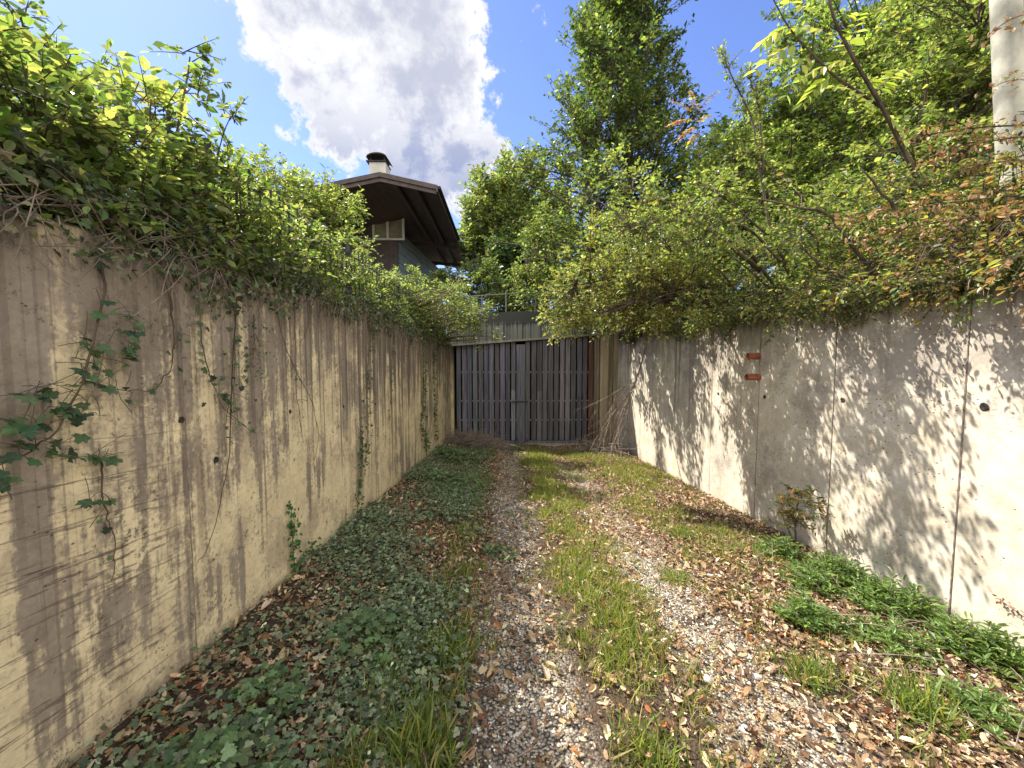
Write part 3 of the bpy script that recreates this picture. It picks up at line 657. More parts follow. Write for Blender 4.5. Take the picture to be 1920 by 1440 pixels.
# --- ivy mat on the top of the left wall
def ivy_mat(name, label, cat, xs, ys, zfn, n, size, cols, wts, T=T_IVY, face=(1, 0, .3), origin=None, kind=None, m=M_IVY):
    x = rng.uniform(*xs, n); y = rng.uniform(*ys, n); z = zfn(x, y, n)
    pos = np.stack([x, y, z], 1); d = rnd(n, 3); d[:, 2] -= .6
    o = leaves(name, pos, d, np.array(face)+rnd(n, 3)*.45, size*rng.uniform(.5, 1.3, n), palette(n, cols, wts, .3), T, m, origin=origin)
    return tag(o, label, cat, kind=kind)
IVG = [(.09, .125, .06), (.14, .18, .085), (.05, .07, .04), (.20, .20, .12)]
def ivy_hang(x, y, n):
    edge = .5 + .05*np.sin(y*5)+.04*np.sin(y*11+1)
    hang = (.03 + .13*(np.sin(y*3.1+.6)*.5+.5)*(np.sin(y*7.7)*.5+.5) + .09*np.exp(-((y-1.6)/.6)**2) + .05*np.clip((y-5)/4, 0, 1))
    return edge + .12 - rng.random(n)**1.5*(hang+.2)
for k, (a, b, n, s, lab) in enumerate([(-2.0, 1.3, 1700, .036, 'dense dark ivy over the near top edge of the left wall'), (1.3, 3.0, 2000, .027, 'ivy trailing over the left wall top above the nearest joint'), (3.0, 5.6, 2600, .026, 'ivy on the left wall top under the picket fence'), (5.6, 10.3, 4200, .032, 'ivy mat at the far end of the left wall top')]):
    rt = empty('ivy', (XL, (a+b)/2, .45), lab, 'ivy', 'ivy on the left wall top')
    x = XL + np.abs(rnd(n))*.035 - rng.random(n)**2*.35*(rng.random(n) < .6) + .01; y = rng.uniform(a, b, n); z = ivy_hang(x, y, n); z = np.where(x < XL-.02, .47 + rng.random(n)*.22, z)
    d = rnd(n, 3); d[:, 2] -= .7; d[:, 0] += .3
    pos = np.stack([x, y, z], 1)
    leaves('foliage', pos, d, np.array([1, 0, .5])+rnd(n, 3)*.45, s*rng.uniform(.5, 1.3, n), palette(n, IVG, [3, 3, 3, 1.5], .3), T_IVY, M_IVY, rt)
    m = int((b-a)*75); P0 = np.stack([np.full(m, XL+.005), rng.uniform(a, b, m), rng.uniform(.42, .62, m)], 1); P1 = P0 + rnd(m, 3)*[.02, .13, .03] + [.025, 0, .02]; P2 = P0 + rnd(m, 3)*[.008, .22, .05]; P2[:, 2] -= rng.uniform(.05, .38, m); P2[:, 0] = XL + .006 + rng.random(m)*.02
    P1[:, 0] += .03
    V_, Q_ = tubes_np(bez(P0, P1, P2, 8), np.tile(np.linspace(.003, .0013, 8), (m, 1)), 4)
    mesh_np('stems', V_, [Q_], M_DEAD, rt)

# --- hanging vines on the left wall
def vine(pts, label, leafn, lsize, cols=IVG, wts=(3, 3, 3, 1), T=T_IVY, r=.0035, X=XL, s=1, group=None, side=0, sprd=.02, lf=(.1, 1), name='hanging_vine', off=.012, matb=None):
    W = [at_x(px, py, X + s*(off+dx)) for px, py, dx in pts]
    W = np.array([tuple(p) for p in W]); m = 24; tt = np.linspace(0, 1, m); idx = np.linspace(0, 1, len(W))
    P = np.stack([np.interp(tt, idx, W[:, k]) for k in range(3)], 1); P[1:-1] = (P[:-2]+2*P[1:-1]+P[2:])/4; P += rnd(m, 3)*[.002, .003, .003]
    rt = empty(name, tuple(P[0]), label, 'vine', group)
    mb = MB(); mb.tube(P, r*(1-.6*tt), 5)
    for k in range(side):
        i = rng.integers(4, m-2); q = P[i]; e = q + np.array([.01*s, rnd()*.05, -abs(rnd())*.07]); mb.tube([q, (q+e)/2+[0, rnd()*.01, .01], e], r*.4, 4)
    mb.build('stem', matb or M_BARK, rt)
    if leafn:
        f = rng.uniform(lf[0], lf[1], leafn); pos = np.stack([np.interp(f, tt, P[:, k]) for k in range(3)], 1) + np.abs(rnd(leafn, 3))*[s*sprd*.5, 0, 0] + rnd(leafn, 3)*[0, sprd, sprd]
        d = rnd(leafn, 3); d[:, 2] -= .5
        leaves('leaves', pos, d, np.array([s*1., -.3, .5])+rnd(leafn, 3)*.4, lsize*rng.uniform(.55, 1.25, leafn), palette(leafn, cols, wts, .25), T, M_IVY, rt)
    return rt
VG = 'vines hanging down the left wall'
vine([(190, 500, 0), (198, 540, .01), (175, 640, .03), (150, 730, .05), (105, 815, .05), (40, 860, .04), (-30, 880, .02)], 'arching bramble branch with big lobed leaves at the left picture edge', 0, .05, r=.005, group=VG)
big = empty('lobed_leaf_branch', (XL+.06, 1.25, -.1), 'sprays of big dark lobed leaves held off the near left wall', 'branch', None)
pp = []
for (cx, cy, n, sx, sy) in [(100, 745, 16, 45, 22), (170, 690, 9, 30, 40), (60, 800, 12, 40, 25), (150, 770, 9, 28, 25), (40, 850, 8, 40, 18), (110, 840, 6, 25, 15), (200, 560, 3, 8, 30), (165, 650, 4, 12, 15), (240, 655, 10, 12, 28), (255, 610, 8, 12, 30), (190, 860, 7, 25, 5), (190, 942, 7, 26, 4), (215, 720, 8, 40, 12), (20, 900, 5, 20, 12)]:
    for _ in range(n):
        p = at_x(cx+rnd()*sx*.6, cy+rnd()*sy*.6, XL+rng.uniform(.02, .09)); pp.append(tuple(p))
pp = np.array(pp); n = len(pp); d = rnd(n, 3)*[.4, 1, .3]; d[:, 2] -= .25
leaves('leaves', pp, d, np.array([.55, -.3, .9])+rnd(n, 3)*.3, .041*rng.uniform(.5, 1.25, n), palette(n, [(.08, .14, .06), (.11, .18, .08), (.05, .09, .05)], [1, 1, 1], .2), T_IVY, M_IVY, big)
P0 = pp + [0, 0, .0]; P2 = pp + rnd(n, 3)*[.01, .05, .03] + [-.01, 0, .03]; V_, Q_ = tubes_np(bez(P0, (P0+P2)/2+[.01, 0, .01], P2, 4), np.full((n, 4), .0013), 3); mesh_np('twigs', V_, [Q_], M_BARK, big)
for pts, lab, n, ls, sd in [
    ([(445, 560, 0), (435, 700, .01), (430, 860, .01), (410, 960, .01), (385, 1040, .02), (372, 1052, .03)], 'long bare brown vine curling up at its tip beside the nearest joint', 0, .03, 2),
    ([(320, 480, 0), (322, 560, .01), (328, 660, .01), (338, 610, .01)], 'double thin vine loop above the nearest joint', 5, .025, 3),
    ([(300, 470, 0), (326, 610, .01), (322, 690, .01), (290, 735, .02), (180, 728, .03)], 'vine swinging down to the left from the ivy', 10, .03, 4),
    ([(370, 520, 0), (376, 620, .01), (390, 700, .01), (420, 770, .02), (482, 815, .01)], 'leafy vine slanting right between the first two joints', 26, .03, 6),
    ([(435, 520, 0), (440, 600, .01), (440, 720, .02), (420, 800, .01)], 'vine with a thick bunch of dark leaves mid wall', 60, .026, 8),
    ([(552, 530, 0), (554, 640, .01), (556, 740, .01), (568, 830, .01)], 'straight bare vine hanging below the ivy beside the second joint', 6, .018, 6),
    ([(515, 540, 0), (530, 640, .01), (556, 700, .01), (585, 750, .02), (600, 820, .02), (587, 872, .02)], 'bare crooked vine ending in a thorny hook', 0, .02, 14),
    ([(590, 560, 0), (575, 620, .01), (560, 650, .01)], 'short pair of dark stems leaning against the wall', 0, .02, 2),
    ([(190, 860, 0), (192, 940, .01), (215, 1010, .01), (212, 1085, .02)], 'very thin vine hanging low on the near panel', 3, .025, 1),
    ([(475, 590, 0), (478, 650, .01), (470, 690, .01)], 'patch of small dead ivy leaves stuck to the wall', 90, .014, 10),
    ([(700, 590, 0), (690, 680, .01), (688, 740, .01), (690, 800, .01), (682, 900, .01)], 'reddish ivy stem climbing the streaked far part of the left wall', 70, .03, 8),
    ([(740, 600, 0), (735, 700, .01), (730, 790, .01)], 'thin ivy strand on the streaked wall before the garage', 30, .03, 5),
    ([(790, 610, 0), (795, 720, .01), (790, 800, .01), (800, 840, .01)], 'dense ivy curtain in the corner beside the garage', 260, .04, 12),
    ([(815, 620, 0), (812, 720, .01), (818, 830, .01)], 'ivy strands nearest the gate on the left wall', 160, .04, 8)]:
    vine(pts, lab, n, ls, group=VG, side=sd, sprd=.06 if n > 50 else .022)
vine([(556, 1110, 0), (552, 1060, .01), (548, 1000, .01), (545, 950, .01)], 'green ivy climbing from the ground at the second joint of the left wall', 90, .028, cols=[(.05, .13, .04), (.08, .17, .05)], wts=[1, 1], group=VG, sprd=.03, name='climbing_ivy')
vine([(560, 1050, .0), (575, 1030, .03), (590, 1020, .05)], 'side shoot of the green ivy above the ground', 18, .03, cols=[(.05, .13, .04), (.08, .17, .05)], wts=[1, 1], sprd=.02, name='climbing_ivy')
vine([(670, 985, 0), (672, 920, .01), (680, 850, .01), (676, 810, .01)], 'ivy growing up the left wall from the weeds', 110, .03, cols=[(.06, .12, .04), (.09, .13, .05)], wts=[1, 1], sprd=.05, name='climbing_ivy')

# --- right side trees
# tall conical maple
def cone_cl(cx, cy, z0, z1, rfn, n, pw=.55):
    z = z0 + (z1-z0)*rng.random(n)**.9; a = rng.uniform(0, 2*np.pi, n); q = rng.random(n)**pw
    r = rfn(z)*q*(1+.22*np.sin(a*5+z*4)); C = np.stack([cx+r*np.cos(a), cy+r*np.sin(a), z], 1)
    return C, norm(np.stack([np.cos(a)*q, np.sin(a)*q, .35+0*a], 1))
mz = [.6, 1.5, 3, 4.5, 6, 7.2, 8.2, 9.2]; mr = [1.1, 1.7, 1.75, 1.5, 1.1, .75, .42, .08]
C, O = cone_cl(2.6, 9.2, .9, 9.2, lambda z: np.interp(z, mz, mr), 980, .6)
C2, O2 = cone_cl(2.55, 9.2, 1.8, 8.2, lambda z: 1.38*np.interp(z, mz, mr), 90, .12); C = np.concatenate([C, C2]); O = np.concatenate([O, O2])
plant('maple_tree', 'tall pointed green tree standing alone against the blue sky above the garage corner', 'tree', (2.9, 9.2, .4), C, O, [[(2.9, 9.2, .4), (2.8, 9.2, 3), (2.72, 9.2, 6), (2.68, 9.2, 8.9)], [(2.9, 9.2, .4), (2.3, 9.1, 2.6), (1.9, 9.1, 4.5)], [(2.9, 9.2, .6), (3.3, 9.2, 3), (3.5, 9.3, 5)]],
      .46, 6, 10, .082, cf([G_DARK, G_MID, G_LITE, (.16, .17, .04)], [4.5, 5, 1.8, .5]), tr=.09, up=.6, droop=.05, spiky=1.9)
def tree(name, label, specs, base, stems, twigL, ntw, nlf, ls, cols, wts, **k):
    C, O = ell(specs); return plant(name, label, 'tree', base, C, O, stems, twigL, ntw, nlf, ls, cf(cols, wts), **k)
tree('hazel_tree', 'light green bushy tree over the right half of the garage roof', [((1.35, 11.9, 3.0), (1.0, .9, 1.5), 130), ((1.0, 11.8, 2.0), (1.0, .8, .8), 70), ((2.4, 11.6, 2.6), (1.2, .8, 1.6), 90)], (1.7, 11.9, 1.1),
     [[(1.7, 11.9, 1.1), (1.6, 11.9, 2.5), (1.3, 11.9, 4)], [(1.8, 11.9, 1.1), (2.3, 11.8, 2.4), (2.5, 11.7, 3.6)], [(1.6, 11.9, 1.1), (1.0, 11.8, 2), (.6, 11.8, 2.8)]], .36, 7, 8, .085, [G_MID, G_LITE, G_YEL, G_DARK], [3, 4, 1.5, 1], tr=.05, up=.6)
# far trees
MG0 = [(.15, .21, .055), G_LITE, G_YEL, G_DARK]
tree('broad_tree', 'large rounded tree behind the chalet with yellow green top', [((.4, 21.5, 7.3), (2.6, 2.2, 2.9), 430), ((-.7, 21.4, 6.3), (1.3, 1.5, 2.4), 160), ((1.5, 20.8, 5.2), (2.0, 1.6, 2.2), 170)], (.2, 21.5, 1.7),
     [[(.2, 21.5, 1.7), (.3, 21.5, 5), (.4, 21.5, 9.4)], [(.2, 21.5, 2), (-.5, 21.4, 5), (-.8, 21.4, 7.6)], [(.2, 21.5, 2), (1.2, 21.3, 5), (1.8, 21, 6.8)]], .75, 7, 8, .20, [G_DARK, G_MID, G_LITE, G_YEL], [1.5, 3, 3.5, 2.5], tr=.16, up=.9, droop=.05)
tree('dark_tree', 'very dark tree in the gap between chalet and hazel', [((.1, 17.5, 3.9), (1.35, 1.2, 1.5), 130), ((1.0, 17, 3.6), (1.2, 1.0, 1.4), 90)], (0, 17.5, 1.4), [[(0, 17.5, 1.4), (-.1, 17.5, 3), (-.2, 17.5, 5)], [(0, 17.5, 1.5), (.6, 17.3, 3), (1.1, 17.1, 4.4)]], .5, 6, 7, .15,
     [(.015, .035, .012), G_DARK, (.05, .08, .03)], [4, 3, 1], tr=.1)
tree('leafy_bush', 'bright bush under the low end of the chalet roof', [((-.75, 13.2, 2.45), (.6, .7, 1.0), 95), ((-.2, 13.0, 1.9), (.8, .6, .7), 60), ((-2.1, 13.3, 2.0), (.8, .6, .8), 70), ((-1.9, 13.6, 2.6), (.5, .5, .4), 50)], (-.8, 13.2, 1.1), [[(-.8, 13.2, 1.1), (-.9, 13.2, 2), (-1.0, 13.2, 3.3)], [(-.8, 13.2, 1.1), (-.3, 13.1, 1.8), (-.1, 13, 2.4)]], .3, 6, 8, .075,
     [G_MID, G_LITE, G_DARK, G_YEL], [3, 3, 1, 1], tr=.03)
tree('leafy_bush', 'low green bush right behind the thin railing', [((.9, 12.6, 1.6), (1.6, .5, .55), 110), ((2.3, 12.4, 1.8), (.9, .5, .6), 50)], (.8, 12.6, 1.1), [[(.8, 12.6, 1.1), (.8, 12.6, 1.6), (.7, 12.6, 2.0)], [(.8, 12.6, 1.1), (1.6, 12.6, 1.5), (2.2, 12.5, 2)]], .26, 6, 8, .07, [G_MID, G_LITE, G_DARK, G_YEL], [3, 3, 1, 1], tr=.03)
tree('hedge_tree', 'yellow green treetop showing between hedge sprigs left of the chalet', [((-7.2, 12.6, 4.9), (1.7, 1.2, 1.2), 120), ((-5.6, 12.2, 4.3), (1.3, 1, 1.0), 90)], (-6.5, 12.4, .4), [[(-6.5, 12.4, .4), (-6.6, 12.5, 3), (-7, 12.5, 5.4)], [(-6.5, 12.4, .6), (-6, 12.3, 3), (-5.6, 12.2, 4.8)]], .5, 6, 8, .12,
     [G_LITE, G_YEL, G_MID], [3, 3, 2], tr=.09, matl=M_LEAFB)
# yellowish hornbeam leaning out over the driveway
tree('leaning_hornbeam', 'golden green tree leaning out from the right wall over the driveway before the gate', [((1.75, 5.5, 1.42), (.92, .75, .66), 115), ((1.2, 5.6, .95), (.66, .5, .42), 66), ((2.2, 5.0, .95), (.75, .65, .38), 60), ((.86, 5.6, .60), (.44, .35, .17), 22), ((1.7, 5.4, .56), (.7, .5, .16), 30)], (3.35, 5.6, .45),
     [[(3.35, 5.6, .45), (2.6, 5.6, .95), (1.8, 5.5, 1.2), (1.0, 5.6, 1.05)], [(3.35, 5.6, .5), (2.6, 5.5, 1.2), (1.9, 5.5, 1.9)], [(3.35, 5.4, .5), (2.4, 5.1, .8), (1.6, 5.0, .72)]], .23, 6, 9, .046,
     [G_LITE, G_YEL, (.26, .23, .08), G_GOLD, G_MID], [3, 2.5, 2.5, .8, 2], tr=.03, up=.25, droop=.3)
tree('overhanging_maple', 'airy branches reaching left over the driveway in front of the tall pointed tree', [((1.45, 4.2, 1.35), (.42, .45, .38), 30), ((1.3, 4.7, 1.95), (.45, .45, .35), 24), ((1.9, 3.8, 1.5), (.4, .35, .3), 18)], (3.5, 4.6, .45),
     [[(3.5, 4.6, .45), (2.6, 4.4, 1.3), (1.9, 4.3, 1.5), (1.3, 4.2, 1.4)], [(2.9, 4.5, 1.0), (2.1, 4.6, 1.7), (1.2, 4.7, 2.1)], [(3.4, 4.4, .5), (2.7, 4.0, 1.2), (1.9, 3.7, 1.6)]], .22, 5, 8, .045, MG0, [3, 4, 2.5, 1], tr=.02, up=.3, droop=.2)
tree('back_hornbeam', 'yellow green tree filling in behind the leaning golden one', [((2.6, 7.3, 1.5), (1.1, .7, 1.0), 120), ((1.9, 7.6, 1.3), (.8, .6, .7), 60)], (3.4, 7.4, .45), [[(3.4, 7.4, .45), (3, 7.4, 1.2), (2.5, 7.3, 2.2)], [(3.4, 7.4, .5), (2.6, 7.5, 1.1), (1.8, 7.6, 1.6)]], .27, 6, 8, .058, MG0, [3, 4, 2.5, 1], tr=.03, up=.3)
# middle group
MG = [(.17, .24, .06), (.26, .32, .10), (.38, .40, .14), G_DARK]
tree('green_tree', 'rounded green tree left of the pale feathery leaves', [((4.1, 6.9, 2.7), (1.0, .9, 1.35), 210), ((3.4, 6.6, 1.9), (.9, .7, 1.0), 130), ((4.9, 6.6, 2.6), (1.1, .8, 1.4), 190)], (4.0, 6.9, .5), [[(4.0, 6.9, .5), (4.0, 6.9, 1.9), (3.9, 6.9, 3.4)], [(4.0, 6.9, .5), (4.4, 6.8, 1.8), (4.9, 6.8, 2.8)], [(4.0, 6.9, .5), (3.5, 6.7, 1.2), (3.2, 6.6, 1.9)]],
     .27, 6, 9, .055, MG, [3, 4, 1.5, .6], tr=.045, up=.5, matl=M_LEAFB)
tree('green_tree', 'big tree filling the upper right with dark limbs showing', [((6.9, 7.6, 5.3), (1.9, 1.3, 1.7), 330), ((5.6, 7.5, 4.0), (1.2, 1.0, 1.2), 160), ((8.6, 7.6, 5.6), (1.7, 1.3, 2.2), 250), ((7.4, 7.5, 3.4), (1.8, 1.0, .8), 60)], (6.7, 7.8, 1.0),
     [[(6.7, 7.8, 1.0), (6.6, 7.8, 3), (6.8, 7.7, 5.8)], [(6.7, 7.8, 1.5), (7.6, 7.7, 3.4), (8.6, 7.7, 5.6)], [(6.7, 7.8, 1.5), (6.0, 7.7, 3.2), (5.5, 7.6, 4.4)]], .42, 6, 9, .085, MG, [4, 3, 1, 1], tr=.11, up=.6, matl=M_LEAFB)
tree('green_tree', 'yellow green tree beside and behind the concrete pole', [((5.75, 4.9, 3.6), (1.1, .9, 1.3), 230), ((6.9, 4.9, 3.2), (1.2, .9, 1.6), 150), ((5.2, 5.0, 2.2), (.9, .8, .8), 130)], (5.9, 5.2, .8), [[(5.9, 5.2, .8), (5.8, 5.1, 2.5), (5.8, 5, 4.3)], [(5.9, 5.2, .8), (6.5, 5, 2.2), (6.9, 4.9, 4)], [(5.9, 5.2, .8), (5.4, 5, 1.8), (5.1, 5, 2.6)]],
     .3, 6, 9, .062, [G_LITE, G_YEL, G_MID, G_DARK], [4, 3.5, 3, .5], tr=.06, up=.5, matl=M_LEAFB)
tree('green_tree', 'deep green tree in the right background behind the feathery sapling', [((4.9, 8.8, 3.5), (1.6, 1.0, 1.3), 190), ((6.2, 9.2, 4.0), (1.8, 1.0, 1.8), 150), ((4.2, 9, 2.2), (1.4, .9, 1.2), 110), ((9, 9.5, 3.5), (2.5, 1, 2.5), 130)], (5.2, 9.2, .7), [[(5.2, 9.2, .7), (5, 9, 2.4), (4.8, 8.9, 4.2)], [(5.2, 9.2, .7), (6, 9.2, 2.6), (6.3, 9.2, 5)], [(5.2, 9.2, .7), (7, 9.3, 2), (9, 9.5, 4)]],
     .45, 6, 8, .10, MG, [4, 3, 1, 1.], tr=.09, matl=M_LEAFB)
tree('screen_bush', 'dark bush closing the gap between the garage corner and the right wall', [((3.9, 11.5, 1.6), (1.4, .7, .9), 90), ((4.6, 9.3, 1.3), (1.4, .7, .8), 80), ((3.7, 10.0, .95), (.5, .8, .5), 60)], (4.2, 11, .6), [[(4.2, 11, .6), (4, 11.4, 1.2), (3.9, 11.5, 2.2)], [(4.2, 11, .6), (4.5, 10, 1.2), (4.7, 9.4, 2)]], .32, 6, 8, .085, MG, [4, 3, 1, 3], tr=.03)
tree('screen_bush', 'dark bush low behind the shrubs at the middle of the right wall', [((5.2, 6.6, 1.2), (1.4, .6, .8), 80), ((6.6, 5.8, 1.4), (1.4, .6, 1.0), 80)], (5.6, 6.4, .6), [[(5.6, 6.4, .6), (5.4, 6.5, 1.2), (5.2, 6.6, 2)], [(5.6, 6.4, .6), (6.2, 6, 1.2), (6.6, 5.8, 2.1)]], .32, 6, 8, .07, MG, [4, 3, 1, 3], tr=.03)
# shrubs along the top of the right wall
RL = ['overhanging shrub above the far end of the right wall', 'green shrub above the terracotta pipes', 'dense green shrub spilling over the wall right of the pipes', 'mixed green and yellow shrub above the second nearest joint',
      'yellowing shrub between the two nearest joints of the right wall', 'half withered shrub above the nearest joint of the right wall', 'brown leaved shrub in front of the concrete pole', 'withered brown shrub at the right picture edge']
cfg = [(5.6, 1.7, [3, 4, 2, 2, .3, 0]), (4.9, 1.75, [3, 4, 2, 2, .2, 0]), (4.3, 1.7, [3, 4, 2, 2, .4, .1]), (3.75, 1.6, [3, 3, 3, 2, 1, .3]), (3.2, 1.5, [3, 3, 3, 2, 1.5, 1]), (2.7, 1.35, [2, 3, 2.5, 1.5, 1.5, 3]), (2.2, 1.2, [1.5, 2, 2, 1, 1, 6]), (1.7, 1.15, [1, 1, 1, 1, 1, 7])]
for i, (y, h, wt) in enumerate(cfg):
    C, O = ell([((3.75, y, .4+(h-.3)*.5), (.75, .42, (h-.2)*.5), 120), ((3.2, y+.05, .62+.05*(i < 4)), (.36, .4, .22), 44), ((2.8, y+.1, .58), (.28, .38, .16), 12 if i < 5 else 6)])
    C[:, 2] = np.maximum(C[:, 2], .47)
    plant('wall_shrub', RL[i], 'shrub', (3.7, y, .45), C, O, [[(3.7, y, .45), (3.6, y, .8), (3.5, y+.05, h)], [(3.7, y, .45), (3.3, y, .75), (2.8, y, .8)], [(3.8, y, .45), (4, y, .8), (4.2, y, h*.95)]], .2, 5, 9, .036,
          cf([G_MID, G_LITE, G_YEL, G_DARK, G_GOLD, G_BRN], wt), T=T_OVAL, group='shrubs on top of the right wall', tr=.014, brr=.006, up=.2, droop=.25)
OL = ['arching shrub leaning far out from the right wall before the garage corner', 'arching shrub with long thin branches reaching over the driveway, right of the golden one', 'long branched shrub leaning out above the two nearest joints']
for k, (c, b) in enumerate([((2.15, 5.1, 1.5), (3.4, 5.2, .45)), ((2.3, 4.15, 1.42), (3.4, 4.2, .45)), ((2.5, 3.35, 1.25), (3.4, 3.3, .45))]):
    C, O = ell([(c, (.72, .55, .34), 14), ((c[0]+.45, c[1], c[2]-.32), (.5, .5, .3), 6)])
    C = C[C[:, 2] > np.maximum(.6, .24*C[:, 1]*np.clip((C[:, 0]/C[:, 1]-.3)/.5, .35, 1))]; O = O[:len(C)]
    plant('arching_shrub', OL[k], 'shrub', b, C, O, [[b, (2.95, c[1], .95), (c[0]+.2, c[1], c[2]), (c[0]-.5, c[1], c[2]+.1)], [b, (3.1, c[1]-.2, 1.2), (c[0]+.3, c[1]-.2, c[2]+.25)], [b, (2.9, c[1]+.2, .8), (c[0]+.2, c[1]+.25, c[2]-.25)]], .24, 5, 8, .046,
          cf([G_MID, G_LITE, G_YEL, G_DARK, G_GOLD], [3, 4, 2.5, 1.5, .4]), T=T_OVAL, group='arching shrubs over the right wall', tr=.018, brr=.008, up=.1, droop=.35)
# ivy and low growth at the right wall top
n = 6500; y = rng.uniform(1, 7.2, n); x = XR - .02 - np.abs(rnd(n))*.07; z = .60 - rng.random(n)**1.6*(.12+.22*(np.sin(y*4.1)*.5+.5)*(np.sin(y*1.9+2)*.5+.5))
rt = empty('ivy', (XR, 4, .45), 'dark leaves clinging along the top edge of the right wall', 'ivy')
d = rnd(n, 3); d[:, 2] -= .5; leaves('foliage', np.stack([x, y, z], 1), d, np.array([-.7, 0, .8])+rnd(n, 3)*.5, .034*rng.uniform(.5, 1.2, n), palette(n, [G_DARK, G_MID, G_LITE, G_BRN], [3, 3, 1.5, 1], .3), T_OVAL, M_LEAF, rt)
m = 150; P0 = np.stack([np.full(m, XR-.02), rng.uniform(1.2, 8, m), rng.uniform(.5, .62, m)], 1); P2 = P0 + rnd(m, 3)*[.06, .2, .06] + [-.12, 0, -.10]; V_, Q_ = tubes_np(bez(P0, (P0+P2)/2+[-.05, 0, .06], P2, 6), np.tile(np.linspace(.004, .0015, 6), (m, 1)), 4); mesh_np('stems', V_, [Q_], M_DEAD, rt)

# hanging leafy sprays over the right wall
def spray(pts, label, n, ls, cols, wts, X=2.85, r=.004, sprd=.05, name='hanging_spray'):
    W = np.array([tuple(at_x(px, py, xx)) for px, py, xx in pts]); m = 20; tt = np.linspace(0, 1, m); idx = np.linspace(0, 1, len(W))
    P = np.stack([np.interp(tt, idx, W[:, k]) for k in range(3)], 1); P[1:-1] = (P[:-2]+2*P[1:-1]+P[2:])/4
    rt = empty(name, tuple(P[0]), label, 'branch', 'leafy sprays hanging over the right wall'); mb = MB(); mb.tube(P, r*(1-.6*tt), 5)
    k = n//7; f = rng.uniform(.1, 1, k); q = np.stack([np.interp(f, tt, P[:, j]) for j in range(3)], 1); e = q + rnd(k, 3)*[sprd, sprd*1.3, sprd*.7] + [-.02, 0, -.03]
    for a, b in zip(q, e): mb.tube([a, (a+b)/2+[0, 0, .01], b], r*.35, 3)
    mb.build('stem', M_BARK, rt)
    f = rng.random(n)[:, None]; ii = rng.integers(0, k, n); pos = q[ii]*(1-f)+e[ii]*f; d = rnd(n, 3); d[:, 2] -= .7
    leaves('leaves', pos, d, np.array([-.5, 0, 1])+rnd(n, 3)*.5, ls*rng.uniform(.6, 1.2, n), palette(n, cols, wts, .2), T_OVAL, M_LEAF, rt)
spray([(1840, 490, 3.0), (1830, 530, 2.9), (1800, 570, 2.85), (1790, 605, 2.83)], 'bright round leaved spray hanging lowest near the right joint', 75, .036, [G_LITE, G_YEL], [2, 1])
spray([(1880, 480, 3.0), (1860, 520, 2.9), (1850, 560, 2.85)], 'second bright spray just right of the lowest one', 60, .036, [G_LITE, G_YEL, G_MID], [2, 1, 1])
spray([(1530, 510, 3.0), (1480, 560, 2.9), (1450, 610, 2.85), (1440, 640, 2.83)], 'thin green spray hanging right above the terracotta pipes', 60, .032, [G_LITE, G_MID], [2, 1])
spray([(1330, 560, 3.0), (1310, 610, 2.9), (1300, 650, 2.85)], 'thin green spray hanging left of the terracotta pipes', 70, .036, [G_LITE, G_MID], [2, 1])
spray([(1680, 500, 3.0), (1650, 550, 2.9), (1640, 570, 2.88)], 'small spray hanging between the two nearest joints', 40, .03, [G_LITE, G_MID], [2, 1])
spray([(1240, 560, 2.9), (1190, 620, 2.75), (1160, 640, 2.7)], 'spray over the corner above the dead branch', 120, .05, [G_LITE, G_YEL, G_MID], [2, 1, 1], sprd=.09)
spray([(1120, 600, 2.2), (1080, 640, 2.1), (1060, 655, 2.05)], 'dark drooping spray in front of the gate top', 90, .06, [G_MID, G_DARK], [1, 2], sprd=.12)

# pinnate (walnut / ailanthus) leaves
def pinnate(name, label, cat, stempts, fronds, ls, cols, wts, base, nl=11, fl=.42):
    rt = empty(name, base, label, cat); mb = MB()
    for pts, r in stempts:
        W = np.array([tuple(at_y(px, py, Y)) for px, py, Y in pts]); m = 16; tt = np.linspace(0, 1, m); P = np.stack([np.interp(tt, np.linspace(0, 1, len(W)), W[:, k]) for k in range(3)], 1); P[1:-1] = (P[:-2]+2*P[1:-1]+P[2:])/4
        mb.tube(P, r*(1-.65*tt), 6)
    for (px, py, qx, qy, Y) in fronds:
        L = [[], [], [], []]
        a = np.array(at_y(px, py, Y)); b = np.array(at_y(qx, qy, Y+rnd()*.08)); mid = (a+b)/2 + [0, 0, .18*np.linalg.norm(b-a)]
        P = bez(a[None], mid[None], b[None], 12)[0]; mb.tube(P, .0022, 4)
        T = norm(np.gradient(P, axis=0))
        for i in range(2, 12, 2 if ls > .1 else 1):
            for s in (1, -1):
                sd = norm(np.cross(T[i], [0, -.75, .65]))*s; L[0].append(P[i]); L[1].append(norm(sd*.8+T[i]*.45+[0, 0, -.35]+rnd(3)*.12)); L[2].append(np.array([0, -.4, 1])+rnd(3)*.3); L[3].append(ls*rng.uniform(.75, 1.1)*(1-.3*(i/12)))
        leaves('frond', np.array(L[0]), np.array(L[1]), np.array(L[2]), np.array(L[3]), palette(len(L[0]), cols, wts, .15), T_OVAL, M_LEAFB, rt)
    mb.build('branches', M_BARK, rt)
